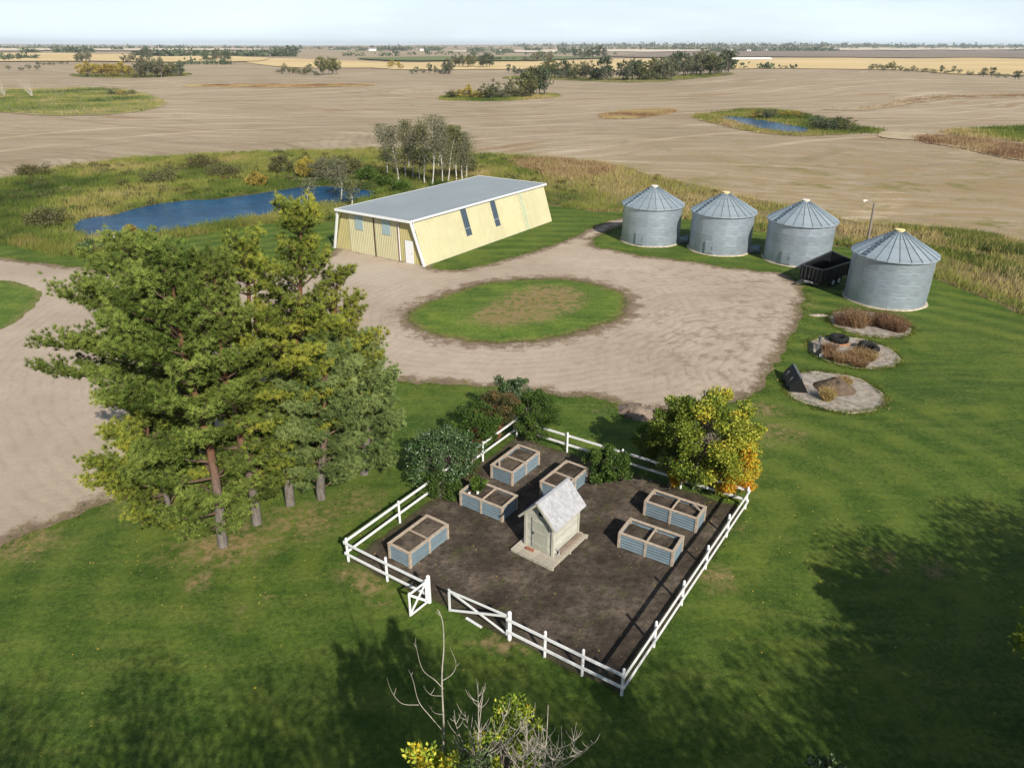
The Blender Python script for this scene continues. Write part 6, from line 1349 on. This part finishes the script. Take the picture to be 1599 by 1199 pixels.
bluff(604, 630, 108, 108, 4, 5, 7, 'autumn', 'small yellowish bush at the golden field, centre', 'yellowish bushes at the golden field', .8, 29)
bluff(815, 865, 97, 97, 8, 8, 11, 'grey', 'sparse tree in the golden field, right of centre', 'sparse trees in the golden field', .1, 30)
bluff(896, 950, 92, 92, 10, 14, 20, 'far' if False else 'dark', 'tree in the dark clump beyond the golden field', 'trees of the dark clump beyond the golden field', .1, 31)
bluff(10, 72, 110, 110, 4, 4, 6, 'dark', 'lone dark bush on the stubble at upper left', 'lone bushes at upper left', 1, 32)
# two wispy dead trees at the left edge, on the slough
for px, py, ty, lab, sd in ((8, 150, 116, 'wispy dead tree at the very left edge, on the grassy slough', 401), (50, 152, 112, 'wispy bare tree on the grassy slough near the left edge', 402)):
    x, y = G(px, py); h = Py(px, ty, y).z - tz(x, y); rng = np.random.default_rng(sd); t = empty('dead_tree', (x, y, tz(x, y)), 0, lab, 'dead tree'); g = Geo()
    for k in range(14): a = rng.uniform(0, 6.28); P = curve((0, 0, 0), (math.cos(a) * .35 - .2, math.sin(a) * .3, 1), h * rng.uniform(.6, 1), 6, (-.2, 0, .1), rng, .12); g_tube(g, P, np.linspace(.09, .02, 7), 4)
    link('stems', g.mesh('stems', B_dead), t)
print('far trees', ntree)
# rows too far off to tell trees apart
def treeline(name, rows, seed):
    rng = np.random.default_rng(seed); g = Geo()
    for x0, x1, py, h, n in rows:
        px = rng.uniform(x0, x1, n); pts = np.array([G(p, py + rng.uniform(-.25, .25)) for p in px]); hh = h * rng.uniform(.5, 1.1, n); Z = terrain(pts[:, 0], pts[:, 1])
        B = np.repeat(np.column_stack([pts, Z]), 14, 0); s = np.repeat(hh, 14)[:, None]
        o = rng.normal(size=(n * 14, 3)) * np.array([.45, .45, .22]) + np.array([0, 0, .40]); o[:, 2] = np.clip(o[:, 2], .05, .95)
        g_leaves(g, B + o * s, rng.normal(size=(n * 14, 3)), s[:, 0] * .55, s[:, 0] * .5, rng, np.clip(np.repeat(.45 + rng.normal(size=n) * .2, 14), 0, 1))
    o = link(name, g.mesh(name, F_far, smooth=False)); o['kind'] = 'stuff'; return o
treeline('far_tree_row', [(0, 1599, 77.0, 13, 260), (0, 700, 76.0, 14, 110), (85, 145, 82, 11, 40), (35, 62, 82.2, 9, 14), (250, 460, 88.5, 10, 120), (210, 250, 88, 10, 16), (175, 190, 79.5, 11, 8), (430, 465, 82, 12, 24), (515, 545, 78.5, 12, 18), (560, 640, 79.5, 14, 46), (655, 695, 79.5, 13, 26), (735, 760, 82, 13, 18), (768, 800, 82.5, 12, 16),
    (820, 845, 80, 12, 16), (870, 900, 83, 15, 22), (1000, 1110, 78.5, 14, 60), (1110, 1135, 82, 16, 18), (1150, 1310, 80.5, 15, 110), (1310, 1599, 74.2, 16, 110), (800, 1599, 73.2, 22, 260), (1400, 1420, 76, 14, 10), (1490, 1530, 75.5, 14, 22), (1580, 1599, 80, 12, 8), (0, 60, 92.5, 7, 20), (640, 1000, 86, 9, 26), (540, 620, 88, 8, 12), (290, 360, 101, 5, 18), (1140, 1250, 107.5, 5, 12), (700, 800, 95, 6, 20), (1000, 1100, 101.5, 5, 14)], 91)
# far farmsteads and the white grain bag
M_fw = simple('white_siding', (0.75, 0.75, 0.73), 0.7); M_fr = simple('dull_roof', (0.25, 0.22, 0.22), 0.8)
def farm(px, py, w, l, h, rz, label):
    x, y = G(px, py); t = empty('farm_building', (x, y, tz(x, y)), rz, label, 'farm building', 'white farm buildings near the horizon')
    m = MB(); m.box((0, 0, h / 2), (w, l, h)); wl = m.build('wall', M_fw, t)
    m = MB(); m.prism([(-w / 2 - .4, h), (w / 2 + .4, h), (0, h + w * .3)], -l / 2 - .4, l / 2 + .4, lambda u, v, q: (u, q, v)); m.build('roof', M_fr, t)
    m = MB(); m.box((0, -l / 2 - .05, h * .4), (w * .4, .1, h * .8)); m.build('door', M_fr, t)
for i, (px, py, w, l, lab) in enumerate([(1168, 81, 14, 22, 'white barn left of the treed farmstead, upper right'), (1196, 80.6, 12, 16, 'white building in the middle of the treed farmstead, upper right'), (1226, 80.5, 10, 14, 'small white building in the treed farmstead, upper right'), (1140, 80, 12, 20, 'pale barn at the left end of the upper right farmstead'), (582, 79.8, 14, 24, 'long white building near the horizon, top centre'), (658, 79.6, 10, 14, 'small white building near the horizon, right of top centre')]):
    farm(px, py, w, l, 5.5, 0.4 * i, lab)
a = Vector((*G(1137, 94.0), 0)); b = Vector((*G(1206, 94.0), 0)); a.z, b.z = tz(a.x, a.y) + 1.6, tz(b.x, b.y) + 1.6
g = Geo(); f = np.linspace(0, 1, 30)[:, None]; P = np.array(a) * (1 - f) + np.array(b) * f; g_tube(g, P, 1.9 * np.clip(np.minimum(f[:, 0], 1 - f[:, 0]) * 20, .2, 1), 12)
tag(link('grain_bag', g.mesh('grain_bag', M_fw)), 'long white grain storage bag lying on the golden field at upper right', 'grain bag')

# ------------------------------------------------------------------ haze
m = bpy.data.materials.new('haze_air'); m.use_nodes = True; nt = m.node_tree; nt.nodes.clear(); pv = nt.nodes.new('ShaderNodeVolumePrincipled'); ot = nt.nodes.new('ShaderNodeOutputMaterial')
pv.inputs['Color'].default_value = (0.80, 0.88, 0.97, 1); pv.inputs['Density'].default_value = 0.000075; pv.inputs['Anisotropy'].default_value = 0.0
nt.links.new(pv.outputs[0], ot.inputs['Volume'])
hz = MB(); hz.box((0, 0, 27), (30000, 30000, 74)); hb = hz.build('haze', m); hb['kind'] = 'stuff'
